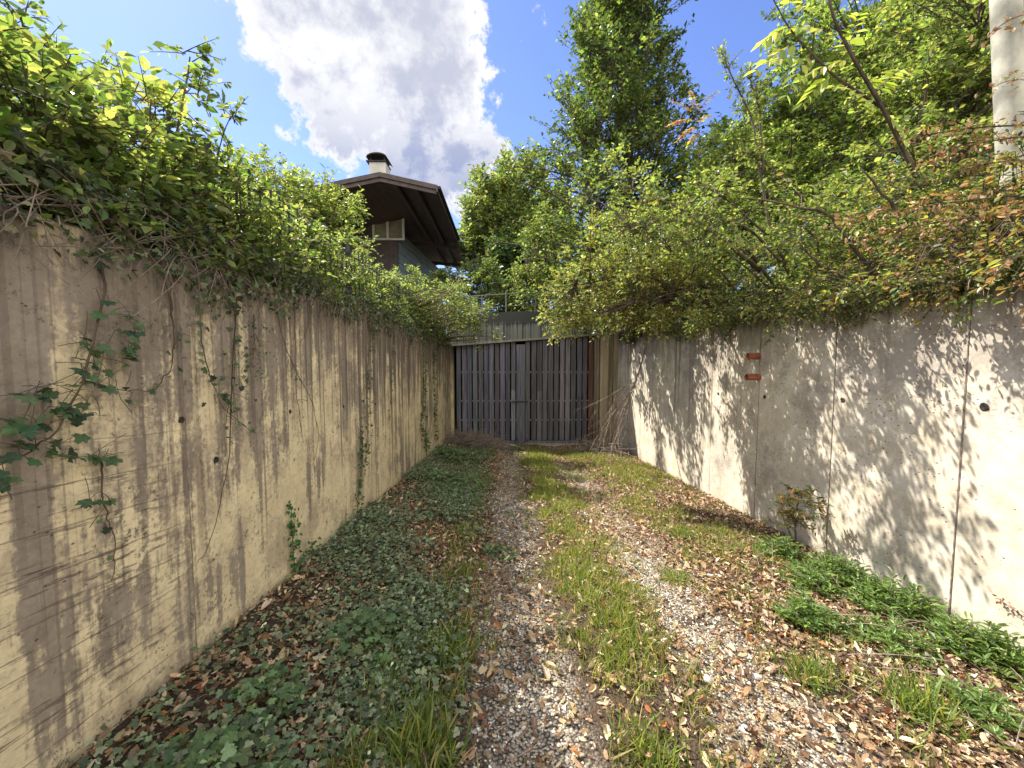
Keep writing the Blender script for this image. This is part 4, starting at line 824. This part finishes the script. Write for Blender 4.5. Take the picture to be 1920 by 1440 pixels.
pinnate('walnut_sapling', 'slanting sapling with large pale yellow feathery leaves at the top right', 'sapling',
        [([(1712, 318, 3.5), (1660, 210, 3.4), (1600, 110, 3.3), (1560, 30, 3.25), (1545, -60, 3.2)], .022), ([(1650, 200, 3.42), (1560, 140, 3.4), (1480, 55, 3.35), (1440, -20, 3.3)], .012), ([(1712, 318, 3.5), (1790, 480, 3.55)], .024)],
        [(1500, 80, 1410, 140, 3.3), (1520, 100, 1470, 190, 3.3), (1560, 60, 1450, 60, 3.3), (1480, 50, 1420, 90, 3.3), (1600, 110, 1500, 150, 3.3), (1590, 90, 1610, 25, 3.3), (1480, 20, 1480, -40, 3.3), (1560, 30, 1500, 10, 3.3),
         (1560, 140, 1500, 200, 3.35), (1650, 200, 1560, 160, 3.4), (1640, 180, 1690, 130, 3.4), (1600, 110, 1555, 60, 3.3), (1540, 120, 1430, 120, 3.3), (1640, 170, 1740, 130, 3.4), (1660, 210, 1700, 270, 3.4)], .125, [(.42, .46, .10), (.32, .40, .09), (.5, .5, .16)], [2, 2, 1], tuple(at_y(1790, 480, 3.55)))
pinnate('sumac_sapling', 'small sumac with red and yellow feathery leaves between the two green trees', 'sapling',
        [([(1330, 420, 4.6), (1310, 300, 4.55), (1305, 200, 4.5)], .008)],
        [(1305, 215, 1262, 190, 4.5), (1305, 225, 1255, 235, 4.5), (1308, 235, 1270, 265, 4.5), (1305, 215, 1345, 172, 4.5), (1305, 210, 1295, 172, 4.5), (1308, 235, 1330, 215, 4.5), (1310, 250, 1290, 275, 4.5)], .06, [(.48, .36, .08), (.42, .16, .06), (.42, .42, .06), (.45, .09, .04)], [3, 1.5, 2, 1], tuple(at_y(1330, 420, 4.6)))
def sapling(label, stems, Y, n, tw, nl, ls, cols, wts):
    S = [[tuple(at_y(px, py, Y+dy)) for px, py, dy in s] for s in stems]
    C = []; O = []
    for s in S:
        s = np.array(s); q = rng.uniform(.35, 1, n) ; C.append(np.stack([np.interp(q, np.linspace(0, 1, len(s)), s[:, k]) for k in range(3)], 1)); o = rnd(n, 3); O.append(norm(o))
    return plant('sapling', label, 'sapling', S[0][0], np.concatenate(C), np.concatenate(O), S, tw, 2, nl, ls, cf(cols, wts), tr=.016, brr=.003, up=.4, droop=0., T=T_OVAL)
sapling('thin sapling with loose sprigs rising against the blue sky left of the feathery leaves', [[(1510, 375, 0), (1430, 300, 0), (1390, 285, 0)], [(1450, 470, 0), (1410, 220, 0), (1345, 85, 0)], [(1430, 330, 0), (1425, 200, 0), (1400, 130, 0)]], 4.8, 26, .16, 6, .04, [G_MID, G_LITE, G_YEL], [2, 3, 2])
sapling('bare dark limbed sapling in the middle of the right shrubs', [[(1250, 470, 0), (1235, 400, 0), (1230, 330, 0)], [(1260, 480, 0), (1300, 400, 0), (1330, 340, 0)], [(1640, 330, 0), (1615, 250, 0), (1600, 180, 0)]], 6.0, 8, .2, 4, .04, [G_MID, G_LITE], [1, 1])

# brown withered twigs reaching in from the right
for k, (x0, y0, x1, y1) in enumerate([(1925, 235, 1690, 262), (1925, 255, 1730, 300), (1925, 365, 1560, 420), (1925, 395, 1600, 452), (1925, 300, 1770, 330), (1925, 440, 1650, 470), (1925, 25, 1850, 70), (1925, 150, 1860, 165)]):
    Y = rng.uniform(2.3, 2.9); a, b = np.array(at_y(x0, y0, Y)), np.array(at_y(x1, y1, Y+.4))
    rt = empty('withered_branch', tuple(a), ['brown leaved branch crossing the pole near its bottom end', 'withered twig just under the topmost crossing of the pole foot', 'long withered branch reaching left over the brown shrubs', 'long thin branch with curled leaves under the long one',
         'short brown branch in front of the pole base', 'lowest withered branch over the right wall shrubs', 'brown twig tip before the upper pole', 'small brown twig at mid height of the pole'][k], 'branch', 'withered branches reaching in from the right edge')
    P = bez(a[None], ((a+b)/2+[0, 0, .05])[None], b[None], 14)[0]; mb = MB(); mb.tube(P, np.linspace(.006, .002, 14), 5); mb.build('stem', M_BARK, rt)
    n = 120 if k < 6 else 30; i = rng.integers(2, 14, n); pos = P[i]+rnd(n, 3)*[.04, .05, .03]; leaves('leaves', pos, rnd(n, 3)+[0, 0, -.6], rnd(n, 3)+[0, 0, .6], .04*rng.uniform(.6, 1.3, n), palette(n, [G_BRN, (.42, .28, .15), G_YEL], [3, 2, 1], .2), T_CURL, M_LITTER, rt)

# ------------------------------------------------------------------ dead branches
rt = empty('dead_branch', tuple(at_y(1205, 660, 8.3)), 'bare dead branch hanging down from the right wall in front of the gate', 'branch')
mb = MB()
def twig(a, d, L, r, depth):
    n = 7; P = [a]; q = np.array(a); dd = norm(d)
    for k in range(n):
        dd = norm(dd + rnd(3)*[.08, .08, .05] + [0, 0, -.05]); q = q + dd*L/n; P.append(q)
    mb.tube(P, np.linspace(r, r*.35, n+1), 5 if r > .008 else 3, caps=False)
    if depth:
        for k in range(7 if depth > 1 else 6):
            i = rng.integers(1, n); sd = norm(dd + rnd(3)*[.45, .4, .3]); twig(P[i], sd, L*rng.uniform(.35, .6), r*.5, depth-1)
a0 = np.array(at_y(1212, 640, 8.1)); a1 = np.array(at_y(1192, 715, 8.0)); mb.tube([a0+[.3, 0, .5], a0, (a0+a1)/2+[.02, 0, 0], a1], [.022, .019, .017, .015], 7)
for (tx, ty, L, r) in [(1085, 765, 1.1, .009), (1120, 790, 1.1, .009), (1140, 800, 1.15, .011), (1095, 850, 1.5, .012), (1130, 850, 1.35, .010), (1185, 850, 1.2, .009)]:
    b = np.array(at_y(tx, ty, 7.9)); twig(a1, b-a1, np.linalg.norm(b-a1)*.95, r, 2)
mb.build('wood', M_DEAD, rt)
# brushwood heaps
def heap(cx, cy, rx, ry, h, n, label):
    rt = empty('brushwood_heap', (cx, cy, float(G(cx, cy))), label, 'brushwood')
    P0 = np.stack([cx+rnd(n)*rx*.6, cy+rnd(n)*ry*.6, np.zeros(n)], 1); P0[:, 2] = G(P0[:, 0], P0[:, 1]) + rng.random(n)*h*np.exp(-((P0[:, 0]-cx)/rx)**2)
    d = norm(rnd(n, 3)*[1, .8, .28]); P2 = P0 + d*rng.uniform(.15, .6, n)[:, None]; P2[:, 2] = np.maximum(P2[:, 2], G(P2[:, 0], P2[:, 1])+.01)
    V_, Q_ = tubes_np(bez(P0, (P0+P2)/2+rnd(n, 3)*.04+[0, 0, .03], P2, 5), np.tile(np.linspace(.006, .002, 5), (n, 1)), 4); mesh_np('twigs', V_, [Q_], M_DEAD, rt)
heap(-.75, 9.5, .75, .45, .33, 650, 'heap of dead grey twigs by the left end of the gate')
heap(2.35, 9.3, .6, .5, .25, 380, 'heap of dead twigs by the right gate pier')

# ------------------------------------------------------------------ ground cover
def sample(n, xs, ys, dens):
    """points on the driveway, kept where dens(x,y) > random; more points near the camera are not needed"""
    x = rng.uniform(*xs, n); y = rng.uniform(*ys, n); k = rng.random(n) < dens(x, y); return x[k], y[k]
def blot(x, y, s, seed): return np.clip(.5 + .75*vnoise(x, y, s, seed), 0, 1)
def g_(x, c, w): return np.exp(-((x-c)/w)**2)
# gravel
def gravel(n, xs, ys, dens, s0, s1, name, label):
    x, y = sample(n, xs, ys, dens); n = len(x); ico = np.array([(0,0,1),(1,0,0),(0,1,0),(-1,0,0),(0,-1,0),(0,0,-1)], float)
    F = np.array([(0,1,2),(0,2,3),(0,3,4),(0,4,1),(5,2,1),(5,3,2),(5,4,3),(5,1,4)])
    s = rng.uniform(s0, s1, n)*rng.uniform(.6, 1.2, n); V = ico[None]*s[:, None, None]*rng.uniform(.6, 1.2, (n, 1, 3))*[1, 1, .7] + rnd(n, 6, 3)*s[:, None, None]*.22
    V += np.stack([x, y, G(x, y)+s*.25], 1)[:, None]; Fa = (F[None]+(np.arange(n)*6)[:, None, None]).reshape(-1, 3)
    c = np.clip(np.array([.58, .52, .43])*np.exp(rnd(n, 1)*.3), .1, .85)
    o = mesh_np(name, V.reshape(-1, 3), [Fa], simple(name+'_stone', (.5, .5, .5), .2, 40, .9, .2, attr=True), None, np.repeat(c, 6, 0), origin=(0, 0, 0)); tag(o, label, 'gravel', kind='stuff')
def dtrack(x, y): return np.clip(g_(x+.1*vnoise(x, y, 1.2, 3), .06, .2) + g_(x+.12*vnoise(x, y, 1.1, 5), 1.22, .27), 0, 1)*(.35+.65*blot(x, y, 1.6, 2))
gravel(60000, (-.4, 1.8), (.7, 9.5), lambda x, y: dtrack(x, y)*np.clip(1.4-y*.1, .3, 1), .003, .010, 'gravel', 'pale limestone gravel showing in the two wheel tracks')
for (px, py, s, lab) in [(1328, 1278, .030, 'largest pale stone beside the right wheel track'), (1418, 1272, .026, 'flat pale stone in the right wheel track'), (1313, 1207, .022, 'small pale stone at the edge of the right wheel track'), (1395, 1370, .022, 'tan stone at the near end of the right track')]:
    d = ray(px, py); k = 1.0
    for _ in range(40): k = k * (float(G(d.x*k, d.y*k)) / (d.z*k)) if d.z*k != 0 else k
    p = d*k; me = bpy.data.meshes.new('stone'); import bmesh
    bm = bmesh.new(); bmesh.ops.create_icosphere(bm, subdivisions=3, radius=s)
    for v in bm.verts:
        q = v.co.normalized(); v.co = q*s*(1+.18*math.sin(q.x*3+px)+.12*math.sin(q.y*5+py)+.06*math.sin(q.z*9+q.x*7)); v.co.z *= .6
    bm.to_mesh(me); bm.free(); me.materials.append(M_STONE); o = bpy.data.objects.new('stone', me); o.location = p + Vector((0, 0, s*.25)); link(o); tag(o, lab, 'stone', 'loose stones on the driveway')
    for f in me.polygons: f.use_smooth = True
# fallen leaves
def dlit(x, y):
    right = np.clip((x-.3)/.5, 0, 1)*(.45+.6*blot(x, y, 1.3, 6)); left = .5*np.clip((-x+.3)/.4, 0, 1)*blot(x, y, 1.9, 9) + .34
    return np.clip(np.where(x > .3, right+.1, left)*(1-np.where(x > .7, .93, .75)*dtrack(x, y)*blot(x, y, 1.4, 41)**.5)*(1-.5*g_(x, .68, .3))*np.where(y < 3, 1.15, 1), 0, 1)
x, y = sample(125000, (XL, XR), (.5, 10.4), lambda x, y: dlit(x, y)*np.where(y < 4.5, 1, .8)); n = len(x)
LC = [(.22, .135, .075), (.34, .23, .13), (.49, .375, .23), (.11, .065, .04), (.36, .16, .06), (.62, .53, .38)]
LV, LF, LK, off = [], [], [], 0
for T_, sel in ((T_CURL, slice(0, n*2//5)), (T_TOOTH, slice(n*2//5, n))):
    x_, y_ = x[sel], y[sel]; m = len(x_); d = rnd(m, 3); d[:, 2] *= .5; up = np.array([0, 0, 1])+rnd(m, 3)*.55; up[rng.random(m) < .45] *= -1
    V_, F_, k_ = leafV(np.stack([x_, y_, G(x_, y_)+.004+rng.random(m)*.022], 1), d, up, np.minimum(.031*np.exp(rnd(m)*.45), .072), T_, .022)
    V_[:, 2] = np.maximum(V_[:, 2], G(V_[:, 0], V_[:, 1])+.001); LV.append(V_); LF += [f+off for f in F_]; off += len(V_); LK.append(np.repeat(palette(m, LC, [4, 4.5, 4, 2.5, .8, 2], .2), k_, 0))
LV = np.concatenate(LV); LV[:, 0] = np.clip(LV[:, 0], XL+.004, XR-.004)
F3 = [f for f in LF]
o = mesh_np('fallen_leaves', LV, F3, M_LITTER, None, np.concatenate(LK), origin=(0, 0, 0)); tag(o, 'dry brown and tan fallen leaves scattered over the driveway', 'leaves', kind='stuff')
# twigs on the ground
n = 420; x = rng.uniform(XL, XR, n); y = rng.uniform(.6, 9, n); a = rng.uniform(0, np.pi, n); L = rng.uniform(.04, .22, n)
P0 = np.stack([x, y, G(x, y)+.02], 1); P2 = P0 + np.stack([np.cos(a)*L, np.sin(a)*L, 0*a], 1); P2[:, 0] = np.clip(P2[:, 0], XL+.02, XR-.02); P2[:, 2] = G(P2[:, 0], P2[:, 1])+.03
V_, Q_ = tubes_np(bez(P0, (P0+P2)/2+rnd(n, 3)*.02+[0, 0, .012], P2, 6), np.tile(np.linspace(.0028, .0012, 6), (n, 1)), 4)
tag(mesh_np('twig_litter', V_, [Q_], M_DEAD, None, origin=(0, 0, 0)), 'thin dry twigs lying among the fallen leaves', 'twigs', kind='stuff')
# grass
def grass(nt, xs, ys, dens, h, cols, wts, name, label, per=16, r=.035):
    x, y = sample(nt, xs, ys, dens); n = len(x); x = np.repeat(x, per)+rnd(n*per)*r; y = np.repeat(y, per)+rnd(n*per)*r; n = len(x)
    x = np.clip(x, XL+.01, XR-.01)
    d = rnd(n, 3)*[.42, .42, .1]; d[:, 2] = rng.uniform(.55, 1.1, n); up = rnd(n, 3); pos = np.stack([x, y, G(x, y)-.003], 1)
    V_, F_, k_ = leafV(pos, d, up, h*rng.uniform(.45, 1.3, n), T_BLADE)
    o = mesh_np(name, V_, F_, M_GRASS, None, np.repeat(palette(n, cols, wts, .2), k_, 0), origin=(0, 0, 0)); tag(o, label, 'grass', kind='stuff')
GC = [(.12, .18, .04), (.20, .26, .06), (.32, .32, .09), (.42, .36, .17)]
def dg(x, y):
    mid = g_(x, .66, .27)*(.08+1.05*blot(x, y, 2.1, 12)*(.4+.9*blot(x, y, 5.1, 2)))*np.where(y < 1.9, .5, 1); rt = g_(x, 2.0, .5)*blot(x, y, 1.7, 15)*np.where((y > 3.2), .55, .12); le = g_(x, -.42, .2)*(blot(x, y, 1.5, 18))*np.where(y < 4, .9, .35)
    far = np.where(y > 6.5, .25, 0)*blot(x, y, 1.5, 33)*(x > .5)
    return np.clip(mid+rt+le+far, 0, 1)*.75
grass(26000, (XL, XR), (.7, 9.8), dg, .088, GC, [3, 4, 3, 1.2], 'grass', 'short green and straw grass tufts along the middle strip and verges')
# bigger single tufts
for (cx, cy, lab, hh) in [(1.95, 1.72, 'large grass tuft near the right wall plants', .15), (1.62, 1.95, 'small upright straw tuft left of the large one', .12), (1.35, 3.0, 'bright green clover tuft beside the right wheel track', .09), (-.32, 1.45, 'long grass tuft at the left edge of the centre track, nearest', .16), (-.30, 2.0, 'long grass tuft at the left edge of the centre track, second', .15),
                      (1.8, 3.9, 'green weed tuft in front of the right wall', .12), (2.15, 1.2, 'dark grass tuft at the bottom right', .13), (.55, 1.45, 'grass tuft in the middle strip near the bottom', .12)]:
    n = 260; x = cx+rnd(n)*.065; y = cy+rnd(n)*.065; d = rnd(n, 3)*[.5, .5, .1]; d[:, 2] = rng.uniform(.5, 1.1, n)
    pos = np.stack([x, y, G(x, y)-.003], 1); o = leaves('grass_tuft', pos, d, rnd(n, 3), hh*rng.uniform(.5, 1.2, n), palette(n, GC, [5, 4, 1.5, .8], .2), T_BLADE, M_GRASS, origin=(cx, cy, float(G(cx, cy)))); tag(o, lab, 'grass tuft', 'single grass tufts')
# ivy and nettle-like cover on the left
def cover(nn, xs, ys, dens, size, cols, wts, T, name, label, cat, hmax=.06, m=M_IVY, upj=.35):
    x, y = sample(nn, xs, ys, dens); n = len(x); z = G(x, y)+.008+rng.random(n)*hmax*(.4+blot(x, y, 2.5, 21)); d = rnd(n, 3); d[:, 2] *= .3
    o = leaves(name, np.stack([x, y, z], 1), d, np.array([0, 0, 1])+rnd(n, 3)*upj, size*rng.uniform(.5, 1.25, n), palette(n, cols, wts, .25), T, m, origin=(0, 0, 0)); tag(o, label, cat, kind='stuff')
dl = lambda x, y: np.clip((-x-.15)/.35, 0, 1)*np.clip(.12+1.25*(blot(x, y, 1.6, 24)-.18), 0, 1)*np.clip((y-.9)/.8, .35, 1)
cover(62000, (XL+.02, .2), (.8, 9.6), lambda x, y: dl(x, y)*np.clip(1.1-.03*y, .5, 1), .029, [(.14, .185, .10), (.19, .24, .14), (.07, .095, .06), (.28, .32, .21)], [3, 3, 2, 1], T_IVY, 'ground_ivy', 'dark ivy carpet covering the left half of the driveway', 'ivy', .075)
cover(30000, (XL+.02, .15), (1.2, 8.5), lambda x, y: dl(x, y)*.8, .022, [(.19, .25, .13), (.27, .32, .18)], [1, 1], T_DIA, 'small_weeds', 'tiny leaved weeds growing through the ivy', 'weeds', .12)
# individual weed clumps (rounded)
def clump(cx, cy, r, h, n, ls, cols, wts, T, label, name='weed_clump', cat='weed', m=M_IVY, grp=None, lance=False):
    rt = empty(name, (cx, cy, float(G(cx, cy))), label, cat, grp)
    a = rng.uniform(0, 2*np.pi, n); q = rng.random(n)**.6; x = cx+np.cos(a)*q*r; y = cy+np.sin(a)*q*r; x = np.clip(x, XL+.03, XR-.03); top = G(x, y)+h*(1-.75*q**2)*rng.uniform(.35, 1, n)
    P0 = np.stack([cx+(x-cx)*.45, cy+(y-cy)*.45, G(x, y)], 1); P2 = np.stack([x, y, top], 1); V_, Q_ = tubes_np(bez(P0, (P0+P2)/2+[0, 0, .02], P2, 4), np.full((n, 4), .0013), 3); mesh_np('stems', V_, [Q_], M_GRASS if 0 else M_BARK, rt)
    if lance:     # whorls of lance shaped leaves up each stem
        kk = 9; pos = np.repeat(P2, kk, 0); f = np.tile(np.linspace(0, .6, kk), n)[:, None]; pos = pos*(1-f)+np.repeat(P0, kk, 0)*f; an = np.tile(np.arange(kk)*2.4, n)+np.repeat(a, kk); d = np.stack([np.cos(an), np.sin(an), .55+0*an], 1)+rnd(n*kk, 3)*.15; up = np.tile([0, 0, 1.], (n*kk, 1))+rnd(n*kk, 3)*.2
        leaves('leaves', pos, d, up, ls*rng.uniform(.7, 1.2, n*kk), palette(n*kk, cols, wts, .18), T, m, rt)
    else:
        kk = 2; pos = np.repeat(P2, kk, 0)+rnd(n*kk, 3)*.012; d = rnd(n*kk, 3); d[:, 2] *= .3; leaves('leaves', pos, d, np.array([0, 0, 1])+rnd(n*kk, 3)*.3, ls*rng.uniform(.6, 1.2, n*kk), palette(n*kk, cols, wts, .18), T, m, rt)
WL_ = [(.12, .19, .08), (.17, .24, .11), (.09, .14, .065)]
for (cx, cy, r, h, n, ls, lab) in [(-.95, 1.25, .24, .12, 110, .052, 'bright green ivy clump left of the bottom centre'), (-1.0, 1.62, .17, .12, 70, .045, 'green weed clump at the foot of the nearest joint'), (-.72, 2.1, .22, .15, 120, .045, 'raised leafy clump before the second joint'),
                                 (-.6, .98, .14, .07, 30, .06, 'few large green leaves at the bottom left edge'), (-1.25, 1.02, .15, .1, 40, .055, 'dark leafy clump against the wall at the bottom left corner'), (-.75, 5.6, .5, .2, 200, .05, 'dark bushy weeds midway along the left wall'), (-.9, 7.5, .5, .24, 220, .055, 'dark bushy weeds before the twig heap'), (-.05, 3.4, .16, .08, 60, .035, 'small ivy clump on the edge of the centre track'), (.25, 9.4, .2, .14, 70, .05, 'little bright plant in front of the gate')]:
    clump(cx, cy, r, h, n, ls, WL_, [2, 2, 1], T_IVY, lab, grp='leafy clumps on the left verge' if cx < -.2 else None)
PW = [(.14, .22, .06), (.20, .29, .09), (.09, .15, .05)]
for (cx, cy, r, h, n, ls, lab) in [(1.95, 2.45, .19, .15, 60, .055, 'rounded periwinkle clump standing free of the right wall'), (2.75, 2.15, .25, .18, 90, .055, 'periwinkle in front of the nearest right joint'), (2.72, 2.6, .28, .2, 100, .055, 'periwinkle mass just left of the nearest right joint'), (2.7, 3.05, .26, .18, 90, .052, 'periwinkle mass under the round shadow on the right wall'),
                                 (2.75, 1.75, .2, .15, 60, .055, 'periwinkle at the lower right picture edge'), (2.35, 2.9, .24, .13, 60, .05, 'lower periwinkle patch mixed with dead stalks'), (2.3, 2.25, .25, .11, 55, .05, 'sparse periwinkle between clump and wall'), (2.2, 1.7, .22, .1, 34, .05, 'scattered periwinkle shoots over dry leaves at the right'), (2.55, 3.5, .22, .16, 60, .05, 'farthest periwinkle patch by the thin shrub')]:
    clump(cx, cy, r, h*1.4, int(n*1.2), ls, PW, [2, 2, 1], T_LANCE, lab, 'periwinkle', 'plant', M_LEAF, 'periwinkle along the foot of the right wall', True)
# thin shrub with reddish leaves at the wall foot
sx, sy = 2.78, 3.62; sz = float(G(sx, sy))
C, O = ell([((sx, sy, sz+.48), (.14, .16, .16), 16), ((sx-.1, sy-.05, sz+.32), (.15, .15, .12), 10)])
plant('reddish_shrub', 'small bronze leaved shrub at the foot of the right wall left of the second joint', 'shrub', (sx, sy, sz), C, O, [[(sx, sy, sz), (sx-.02, sy, sz+.3), (sx, sy, sz+.6)], [(sx, sy, sz), (sx-.12, sy-.05, sz+.25), (sx-.2, sy, sz+.45)], [(sx, sy, sz), (sx+.05, sy+.1, sz+.3), (sx+.02, sy+.15, sz+.5)]],
      .12, 3, 7, .05, cf([(.14, .15, .05), (.24, .13, .05), (.09, .13, .04)], [2, 2, 2]), T=T_LANCE, tr=.008, brr=.004)
# dead stalks leaning by the right wall
n = 60; x = rng.uniform(1.9, 2.9, n); y = rng.uniform(1.5, 3.9, n); P0 = np.stack([x, y, G(x, y)+.01], 1); P2 = P0+rnd(n, 3)*[.2, .28, 0]; P2[:, 0] = np.clip(P2[:, 0], 1.5, XR-.03); P2[:, 2] = G(P2[:, 0], P2[:, 1])+rng.uniform(.03, .22, n)
V_, Q_ = tubes_np(bez(P0, (P0+P2)/2+[0, 0, .04], P2, 6), np.tile(np.linspace(.003, .0012, 6), (n, 1)), 4)
tag(mesh_np('dead_stalks', V_, [Q_], M_DEAD, None, origin=(0, 0, 0)), 'thin dead stalks leaning through the periwinkle', 'stalks', kind='stuff')

# small withered twig held against the right wall near the picture edge
a, b = np.array(at_x(1925, 1160, XR-.02)), np.array(at_x(1872, 1122, XR-.03)); rt = empty('withered_branch', tuple(a), 'tiny withered twig with reddish leaves low on the right wall at the picture edge', 'branch')
P = bez(a[None], ((a+b)/2+[-.02, 0, .01])[None], b[None], 10)[0]; mb = MB(); mb.tube(P, np.linspace(.003, .001, 10), 4); mb.build('stem', M_BARK, rt)
i = rng.integers(1, 10, 22); leaves('leaves', P[i]+rnd(22, 3)*[.004, .012, .012], rnd(22, 3)+[0, 0, -1], rnd(22, 3), np.full(22, .022), palette(22, [G_BRN, (.28, .1, .06)], [1, 1]), T_CURL, M_LITTER, rt)
# curved fallen stick beside the right track, and a pale bent stem in the ivy
def ground_pt(px, py):
    d = ray(px, py); k = 1.5
    for _ in range(60): k = .5*k + .5*float(G(d.x*k, d.y*k))/d.z
    return np.array(d*k)
for pts, lab, rr in [([(1382, 1240), (1360, 1252), (1345, 1275), (1345, 1292)], 'dark curved stick beside the pale gravel of the right track', .006), ([(703, 1118), (698, 1140), (680, 1165), (668, 1180)], 'pale bent dead stem standing in the ivy on the left', .004),
                     ([(1490, 985), (1560, 1040), (1650, 1130)], 'long straight dead stalk slanting through the periwinkle', .005), ([(1020, 1090), (985, 1110), (968, 1150)], 'thin stick lying across the centre track', .004)]:
    W = np.array([ground_pt(*q) for q in pts]); W[:, 2] += .02; tt = np.linspace(0, 1, 12); P = np.stack([np.interp(tt, np.linspace(0, 1, len(W)), W[:, k]) for k in range(3)], 1); P[1:-1] = (P[:-2]+2*P[1:-1]+P[2:])/4; P += rnd(12, 3)*.002
    mb = MB(); mb.tube(P, rr*(1-.5*tt), 6); o = mb.build('stick', M_BARK if 'dark' in lab else M_DEAD, None, origin=tuple(P[0])); tag(o, lab, 'stick', 'sticks on the driveway')
